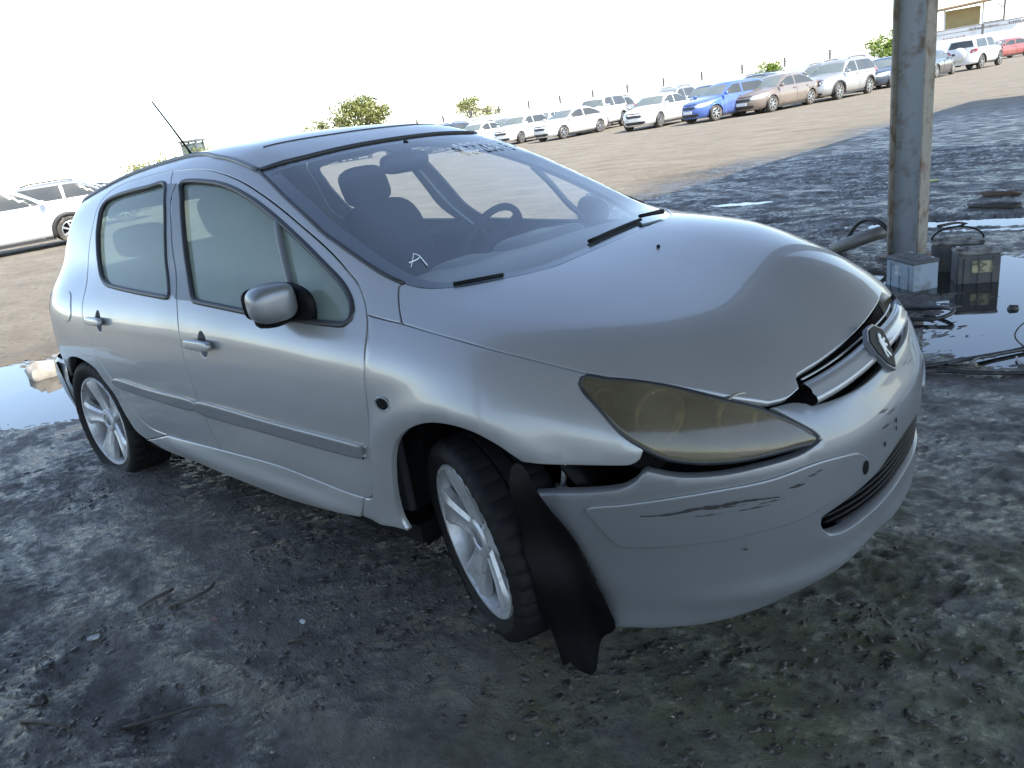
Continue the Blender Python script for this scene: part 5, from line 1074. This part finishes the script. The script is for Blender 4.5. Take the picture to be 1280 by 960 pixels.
b.box((-.1,0,2.9),(1.15,1.05,.12));b.build('cab_frame',lm,e);b=MB();b.box((-.1,0,2.1),(.85,.8,1.35));b.build('cab_glass',mat('cab_glass_dark',(.12,.16,.16),.1),e)
for sx in(-.8,.9):
    for sy in(-1,1): b=MB();b.lathe([(.0005,-.18),(.45,-.18),(.5,-.1),(.5,.1),(.45,.18),(.0005,.18)],'y',20,(sx,sy*.62,.5));b.build('wheel',M['blk'],e,True)
# scrap heap line at the far left horizon

# ---------------- parked cars in the yard
def bgshape(T):
    L=T['L']/2;W=T['W']/2
    def F(P):
        x,y,z=P[...,0],P[...,1],P[...,2];yy=np.abs(y)
        Wz=W*ip(np.clip(z,.1,1.2),[.15,.3,.55,.8,1.0,1.2],[.93,.97,1.0,.985,.95,.90])
        fr=ip(np.clip(z,.1,1.2),[.15,.3,.5,.7,.9,1.2],T.get('nose',[.95,.985,1.0,.985,.93,.85]));rr=ip(np.clip(z,.1,1.2),[.15,.3,.5,.8,1.0,1.2],[.95,.985,1.0,.985,.975,.96])
        a=np.maximum(x-.25*L,0)/(L*fr-.25*L);a2=np.maximum(-.5*L-x,0)/(L*rr-.5*L);b=yy/Wz
        s=np.where(x>0,((a**3+b**3)**(1/3)-1)*W,((a2**3.6+b**3.6)**(1/3.6)-1)*W)
        t=z-(ip(x,T['hx'],T['hz'])-.08*yy**2)
        low=smax(smax(s,t,.12),T['zb']-z,.05)
        q=z-T['belt'];fs=yy-(W*.90-.24*q-.22*np.maximum(q,0)**2)
        xb,zb_,xt,zt=T['ws'];d=np.array([zt-zb_,xb-xt]);d=d/np.linalg.norm(d);fw=(x-xb+.22*yy**2)*d[0]+(z-zb_)*d[1]
        xb,zb_,xt,zt=T['rs'];d=np.array([zt-zb_,xt-xb]);d=d/np.linalg.norm(d);fb=-(x-xb-.12*yy**2)*d[0]+(z-zb_)*d[1]
        g=smax(smax(smax(fw,fb,.08),z-(T['H']-.05*(x-T['rx'])**2-.09*yy**2),.08),fs,.09);g=smax(g,T['belt']-.12-z,.03)
        return smin(low,g,.03)
    return F
CAR={}
CP=lambda nm,c,rough=.3,metal=0.,coat=1.: mat('carpaint_'+nm,c,rough,metal,coat=coat,dust=((.42,.38,.31),.30 if max(c)>.12 else .07,1.3))
bgG=mat('car_glass_dark',(.03,.04,.045),.12,spec=.35,dust=((.30,.28,.24),.22,1.5));bgGl=mat('car_glass_pale',(.09,.12,.12),.12,spec=.4,dust=((.36,.36,.32),.40,1.5))
bgLamp=mat('clear_lamp',(.62,.64,.64),.1,.3,coat=1);bgRed=mat('red_lamp',(.35,.02,.02),.2,coat=.6);bgBlk=mat('car_black_trim',(.02,.02,.022),.5,dust=((.2,.18,.15),.15,2));bgTy=mat('bg_tyre',(.06,.055,.05),.8,noise=(5,4,(.16,.14,.11),.45,.6));bgRim=mat('bg_rim',(.45,.45,.44),.35,.7);bgPlate=mat('plate_white',(.7,.7,.66),.5)
def template(T,name):
    F=bgshape(T);L=T['L']/2;W=T['W']/2;R=T['R'];wx=T['wx'];root=bpy.data.objects.new(name,None);COL.objects.link(root);root.empty_display_size=.3
    ns,na=64,44;xs=-np.cos(np.linspace(0,math.pi,ns))*(L-.012);V=[];
    O=[];D=[]
    for x in xs:
        zc=.55 if x>0.3*L else .62
        for k in range(na): a=2*math.pi*k/na;O.append((x,0,zc));D.append((0,math.cos(a),math.sin(a)))
    O=np.array(O);D=np.array(D);ts=np.linspace(.02,1.9,80);vals=F(O[:,None]+ts[None,:,None]*D[:,None]);out=vals>0;i=np.argmax(out,1);i=np.maximum(i,1);a=ts[i-1];b_=ts[i]
    inn=F(O)>0
    for _ in range(14):
        m=(a+b_)/2;o=F(O+m[:,None]*D)>0;b_=np.where(o,m,b_);a=np.where(o,a,m)
    a=np.where(inn|(i<=1),.01,a);P=O+a[:,None]*D;F_=[]
    for s in range(ns-1):
        for k in range(na):
            q=[s*na+k,s*na+(k+1)%na,(s+1)*na+(k+1)%na,(s+1)*na+k];c=P[q].mean(0)
            if abs(c[1])>W*.55 and min(math.hypot(c[0]-wx[0],c[2]-R),math.hypot(c[0]-wx[1],c[2]-R))<R*1.16: continue
            F_.append(q[::-1])
    F_.append(list(range(na)));F_.append([(ns-1)*na+k for k in range(na)][::-1])
    mesh_obj('body',P,F_,T['paint'],root)
    for cx in wx:
        for s in(-1,1):
            b=MB();P_=[]
            for k in range(19):
                an=math.radians(-12+204*k/18);x,z=cx+R*1.16*math.cos(an),R+R*1.16*math.sin(an);ys=np.linspace(W*1.05,W*.5,60);v=F(np.stack([0*ys+x,ys,0*ys+max(z,T['zb']+.04)],1));j=np.argmax(v<0);P_.append((x,s*(ys[j]),z))
            b.tube(P_,.035 if not T.get('clad') else .06,6);b.build('arch_lip',bgBlk if T.get('clad') else T['paint'],root,True)
            b=MB();V=[(cx+R*1.16*math.cos(t),s*yy,R+R*1.16*math.sin(t)) for yy in (W*.93,W*.45) for t in np.linspace(-.3,3.44,16)];b.add(V,[(k,k+1,17+k,16+k) for k in range(15)]+[tuple(range(16,32))]);b.build('arch_liner',M['dark'],root)
            w_=bpy.data.objects.new('wheel',None);COL.objects.link(w_);w_.parent=root;w_.location=(cx,s*(W-.13),R);w_.rotation_euler=(0,0,0 if s<0 else math.pi)
            b=MB();r=R*.68;b.lathe([(r,-.09),(r+.02,-.11),(R-.02,-.105),(R,-.08),(R,.1),(r,.1)],n=28);b.build('tyre',bgTy,w_,True)
            b=MB();b.lathe([(r,-.09),(r-.02,-.10),(r-.03,-.06)],n=28)
            for k in range(T.get('spk',7)):
                t=2*math.pi*k/T.get('spk',7);b.box((.5*r*math.cos(t),-.085,.5*r*math.sin(t)),(r*.98,.03,r*.20),rot('Y',-t))
            b.lathe([(.0005,-.105),(.05,-.10),(.06,-.07)],n=12);b.build('rim',bgRim,w_);b=MB();b.lathe([(.0005,-.04),(r,-.045)],n=20);b.build('wheel_back',M['dark'],w_)
    cs=Ortho((0,1,0),t0=1.0,t1=2.6,back=2.5,n=60);xb,zb_,xt,zt=T['ws'];yb=T['belt']+.04;rb_=T['rs'];H=T['H'];ms=T['mid']
    def WL(z): return xb+(xt-xb)*(z-zb_)/(zt-zb_)-.16
    def RL(z): return rb_[0]+(rb_[2]-rb_[0])*(z-rb_[1])/(rb_[3]-rb_[1])+.16
    tz=H-.15
    for fl in(False,True):
        c=flipc(cs) if fl else cs
        P1=[(WL(yb)-.06,-W,yb),(WL(yb+.14),-W,yb+.14),(WL((yb+tz)/2),-W,(yb+tz)/2),(WL(tz)-.08,-W,tz-.01),((WL(tz)+ms)/2,-W,tz+.01),(ms+.05,-W,tz+.01),(ms+.04,-W,yb)]
        P2=[(ms-.04,-W,yb),(ms-.05,-W,tz+.01),(RL(tz)+.15,-W,tz),(RL((yb+tz)/2),-W,(yb+tz)/2),(RL(yb+.06)+.05,-W,yb+.06),(RL(yb)+.12,-W,yb)]
        for Pq in (P1,P2): panel('side_window',[[Pq[i],Pq[(i+1)%len(Pq)]] for i in range(len(Pq))],c,T.get('sglass',bgG),root,F,h=.13,gap=.0,off=.006,flange=.01,flip=fl)
        # shut lines as recessed dark seams, handles
        for x in (WL(yb)+.02,ms,):
            q=[(x,-W,yb-.02),(x,-W,.62),(x-.02,-W,.36)];p=surf(c,F,q,.001,fl,.1);b=MB();b.tube(p,.006,4);b.build('door_seam',bgBlk,root)
        for x in (ms+.16,ms-.78):
            p=surf(c,F,[(x,-W,yb-.13)],.02,fl)[0];b=MB();b.box(p,(.17,.03,.03),bev=.006);b.build('door_handle',T['paint'],root)
        b=MB();s=1 if fl else -1;b.sell((WL(yb)-.02,s*(W+.07),yb+.05),(.12,.20,.14),e=.6,n=12);b.build('door_mirror',T['paint'],root,True)
        ch=Ortho((-.9,s*-.55*-1 if False else (.6 if not fl else -.6),-.15),t0=.2,t1=5.,back=4.2,n=120);hz=T['lampz']
        q=[(L*.97,-W*.45,hz-.07),(L*.88,-W*.80,hz-.06),(L*.74,-W*.97,hz+.04),(L*.72,-W*.95,hz+.11),(L*.88,-W*.78,hz+.10),(L*.95,-W*.48,hz+.05)]
        panel('headlight',q,ch,bgLamp,root,F,closed=True,h=.08,gap=0,off=.006,flip=fl,flange=.01)
        ct=Ortho((.9,(.5 if not fl else -.5),-.1),t0=.2,t1=5.,back=4.2,n=120);tz_=T.get('tailz',.85)
        q=[(-L*.99,-W*.62,tz_-.08),(-L*.96,-W*.86,tz_-.08),(-L*.88,-W*.97,tz_),(-L*.88,-W*.95,tz_+.12),(-L*.97,-W*.85,tz_+.12),(-L*.99,-W*.66,tz_+.07)]
        panel('tail_lamp',q,ct,bgRed,root,F,closed=True,h=.08,gap=0,off=.006,flip=fl,flange=.01)
    n_=np.array([-(zt-zb_),0,-(xb-xt)]);cw=Ortho(n_,t0=.2,t1=3.6,back=2.8,n=110)
    q=[(xb-.02-.2*(W*.80)**2,-W*.80,zb_+.05),(xb-.04,0,zb_+.05),(xb-.02-.2*(W*.8)**2,W*.80,zb_+.05),(xt+.08,W*.62,zt-.06),(xt+.10,0,zt-.05),(xt+.08,-W*.62,zt-.06)]
    panel('windscreen',[[q[0],q[1],q[2]],[q[2],q[3]],[q[3],q[4],q[5]],[q[5],q[0]]],cw,T.get('wglass',bgGl),root,F,h=.14,gap=0,off=.006,flange=.01)
    xb2,zb2,xt2,zt2=rb_;cr=Ortho((zt2-zb2+.001,0,-(xt2-xb2)),t0=.2,t1=5.,back=3.4,n=130)
    q=[(xb2+.05,-W*.74,zb2+.07),(xb2+.02,0,zb2+.07),(xb2+.05,W*.74,zb2+.07),(xt2-.03,W*.6,zt2-.08),(xt2-.05,0,zt2-.07),(xt2-.03,-W*.6,zt2-.08)]
    panel('rear_window',[[q[0],q[1],q[2]],[q[2],q[3]],[q[3],q[4],q[5]],[q[5],q[0]]],cr,bgG,root,F,h=.14,gap=0,off=.006,flange=.01)
    cf=Ortho((-1,0,0),t0=.2,t1=4.,back=4.2,n=130);hz=T['lampz']
    def quad(y,z0,z1,t=1.): return [(L,-y,z1),(L,0,z1),(L,y,z1),(L,y*t,z0),(L,0,z0),(L,-y*t,z0)]
    gq=T.get('grille',(.42,-.12,.07));panel('grille',quad(gq[0]*1.0,hz+gq[1],hz+gq[2],.8),cf,bgBlk,root,F,closed=True,h=.1,gap=0,off=.007,flange=.01)
    panel('lower_intake',quad(.50,.27,.38,.8),cf,bgBlk,root,F,closed=True,h=.1,gap=0,off=.007,flange=.01)
    b=MB();p=surf(cf,F,[(L,0,.47)],.02)[0];b.box(p,(.02,.50,.12));b.build('number_plate',bgPlate,root)
    b=MB();b.box((0,0,T['zb']+.02),((wx[0]-wx[1])-R*2.2,T['W']*.93,.12));b.build('underside',bgBlk,root)
    if T.get('spare'):
        b=MB();b.lathe([(.0005,-.13),(.34,-.13),(.38,-.08),(.38,.08)],'x',24,(-L-.06,0,.95));b.build('spare_wheel_cover',T['paint'],root,True)
    if T.get('rails'):
        for s in(-1,1): b=MB();b.tube([(.1,s*W*.62,H-.02),(-.3,s*W*.62,H+.03),(-1.2,s*W*.62,H+.02),(-1.5,s*W*.62,H-.04)],.018,6);b.build('roof_rail',bgBlk,root,True)
    for o in bpy.data.objects:
        if o.parent==root and o.type=='MESH' and o.data.materials[0]==T['paint']:
            o.material_slots[0].link='OBJECT';o.material_slots[0].material=T['paint'];o['_p']=1
    return root
wh=CP('white',(.72,.72,.70));
TS=dict(
 sedan=dict(L=4.65,W=1.80,H=1.46,zb=.19,belt=.92,ws=(1.05,.98,.25,1.40),rs=(-1.72,1.03,-.98,1.38),rx=-.35,mid=-.28,R=.33,wx=(1.38,-1.35),lampz=.68,hx=[-2.4,-2.2,-1.7,-1,0,.9,1.4,1.9,2.2,2.4],hz=[.98,1.04,1.05,1.0,.98,1.0,.95,.88,.80,.66]),
 suv=dict(L=4.60,W=1.84,H=1.68,zb=.24,belt=1.05,ws=(1.02,1.12,.30,1.60),rs=(-2.18,1.12,-1.85,1.58),rx=-.5,mid=-.32,R=.36,wx=(1.36,-1.32),lampz=.82,clad=1,rails=1,tailz=1.0,hx=[-2.4,-1.7,-1,0,.9,1.4,1.9,2.2,2.4],hz=[1.12,1.10,1.08,1.08,1.13,1.09,1.03,.96,.82],grille=(.50,-.14,.08)),
 hatch=dict(L=4.25,W=1.77,H=1.50,zb=.19,belt=.95,ws=(1.0,1.0,.28,1.44),rs=(-1.98,1.06,-1.62,1.40),rx=-.4,mid=-.26,R=.32,wx=(1.30,-1.28),lampz=.70,hx=[-2.2,-1.7,-1,0,.9,1.3,1.7,2.0,2.2],hz=[1.0,1.02,1.0,1.0,1.02,.97,.90,.82,.68]),
 offroad=dict(L=4.40,W=1.88,H=1.84,zb=.34,belt=1.18,ws=(.92,1.20,.62,1.74),rs=(-2.10,1.22,-2.02,1.74),rx=-.7,mid=-.42,R=.39,wx=(1.32,-1.28),lampz=.95,clad=1,spare=1,spk=5,tailz=1.05,nose=[.98,1,1,1,.99,.95],hx=[-2.3,-1.7,-1,0,.9,1.4,1.9,2.1,2.2],hz=[1.2,1.2,1.18,1.18,1.22,1.20,1.17,1.14,1.08],grille=(.48,-.12,.10)),
)
placed={}
def pcopy(o,parent,pm):
    c=o.copy();COL.objects.link(c);c.parent=parent
    if o.get('_p'): c.material_slots[0].material=pm
    for ch in list(o.children): pcopy(ch,c,pm)
    return c
def putcar(kind,paint,front,hd,lab,cat='car',near=1,whichwheel='front',z=0.,group='cars parked in the yard',pick=None):
    """front = ground point of the near-side wheel; hd heading in degrees; near=+1 when the left flank faces the camera"""
    T=dict(TS[kind]);T['paint']=paint
    if kind not in placed: placed[kind]=template(T,'parked_car');root=placed[kind]
    else:
        root=pcopy(placed[kind],None,paint)
    h=math.radians(hd);fx=T['wx'][0 if whichwheel=='front' else 1];ly=near*(T['W']/2-.1)
    cx=front[0]-(fx*math.cos(h)-ly*math.sin(h));cy=front[1]-(fx*math.sin(h)+ly*math.cos(h))
    root.location=(cx,cy,z);root.rotation_euler=(0,0,h);root['label']=lab;root['category']=cat;root['group']=group
    return root
blue=CP('blue',(.015,.12,.55),.28,.3);brown=CP('brown',(.20,.15,.125),.35,.4);silv=CP('silver',(.42,.43,.44),.35,.6);navy=CP('navy',(.04,.06,.10),.3,.3);blk=CP('black',(.03,.035,.045),.3);red=CP('red',(.30,.02,.025),.3);gry=CP('grey',(.20,.21,.22),.35,.4)
putcar('sedan',brown,(-11.42,30.30),-104,'dusty brown sedan parked between the blue and the silver car')
putcar('hatch',blue,(-13.22,28.74),-112,'bright blue hatchback parked left of the brown sedan')
putcar('suv',silv,(-9.93,34.2),-101,'silver family vehicle parked right of the brown sedan')
putcar('sedan',wh,(-16.2,29.3),-88,'white sedan with dark grille parked left of the blue hatchback')
putcar('sedan',wh,(-22.07,29.9),-99,'white sedan fully in view, second from the windscreen edge')
putcar('offroad',wh,(-22.6,34.4),-84,'tall white off-road car behind the row, right of the low white sedan','off-road car')
putcar('hatch',wh,(-25.8,31.0),-84,'white hatchback partly hidden behind the windscreen edge')
putcar('sedan',wh,(-29.8,31.8),-82,'white sedan mostly hidden behind the silver roof, next to the hatchback')
putcar('sedan',navy,(-9.4,40.6),-95,'dark navy sedan just left of the steel post')
putcar('sedan',blk,(-8.30,49.0),84,'dark glossy sedan just right of the steel post facing away',near=-1)
putcar('offroad',wh,(-6.9,54.9),78,'white off-road car with spare wheel between the dark sedan and the red car','off-road car',near=-1)
putcar('sedan',red,(-9.3,70.5),-128,'dark red sedan at the upper right edge of the view')
sec=[('suv',navy,(-34,33.5),-80,'navy vehicle low behind the silver roof'),('hatch',wh,(-38,36),-78,'white hatchback beyond the navy vehicle at the roof line'),('suv',blk,(-43,38),-75,'black vehicle right of the tall left tree at the roof line'),
 ('suv',gry,(-25.5,39.5),-90,'grey vehicle in the second row behind the hidden hatchback'),('suv',silv,(-21.2,40.0),-90,'silver vehicle in the second row behind the low white sedan'),('hatch',navy,(-17.6,37.3),-92,'navy car with blue glass in the second row behind the dark grille sedan'),
 ('suv',blk,(-16.9,42.5),-92,'black roofed vehicle farther back between two white cars'),('hatch',gry,(-13.5,36.8),-98,'grey hatchback in the second row behind the blue one'),('sedan',gry,(-14.8,43),-98,'grey sedan in the third row behind the blue hatchback'),('suv',gry,(-12.2,39.2),-98,'dark grey estate behind the brown sedan'),
 ('suv',navy,(-29,44),-90,'dark blue vehicle in the second row left of the grey one'),('sedan',wh,(-47,44),-75,'white sedan far off near the tall left tree'),('hatch',wh,(-36,47),-80,'white hatchback far back above the roof corner'),('sedan',gry,(-33,41),-80,'grey sedan in the second row near the windscreen corner'),
 ('sedan',gry,(-31.5,36.5),-78,'grey sedan between the hidden white cars and the second row'),('suv',wh,(-44,48),-72,'white vehicle left of the yellow green tree'),('hatch',silv,(-24,46),-92,'silver hatchback in the third row'),('suv',wh,(-18.2,47),-95,'white vehicle in the third row behind the blue hatchback roof'),('sedan',blk,(-52,40),-70,'black sedan below the tall left tree')]
for s in sec: putcar(*s[:4],s[4])
# left hand group
putcar('suv',wh,(-20.35,5.35),76,'large white vehicle cut off by the left edge of the view',near=-1,group='cars parked on the left')
putcar('suv',silv,(-26.2,9.2),72,'silver vehicle with dark glass behind the large white one',near=-1,group='cars parked on the left')
for x,y,k,p,l in ((-27.5,2.8,'suv',gry,'grey vehicle behind the mirror of the large white one'),(-32,10.5,'sedan',wh,'white car beyond the silver vehicle at the left'),(-34,6.0,'hatch',wh,'white hatchback far back at the left edge'),(-36,13.2,'suv',wh,'white vehicle far back above the rear door corner'),(-40,8.5,'suv',silv,'silver vehicle farthest back at the left'),(-39,15.2,'sedan',blk,'dark car farthest right of the left group'),(-44,4,'hatch',wh,'white hatchback farthest back over the left edge'),(-46,12,'suv',wh,'white vehicle at the back of the left group'),(-50,18,'sedan',silv,'silver sedan at the back below the low yellow shrubs')):
    putcar(k,p,(x,y),74,l,near=-1,group='cars parked on the left')
for o in bpy.data.objects:
    if '_p' in o: del o['_p']
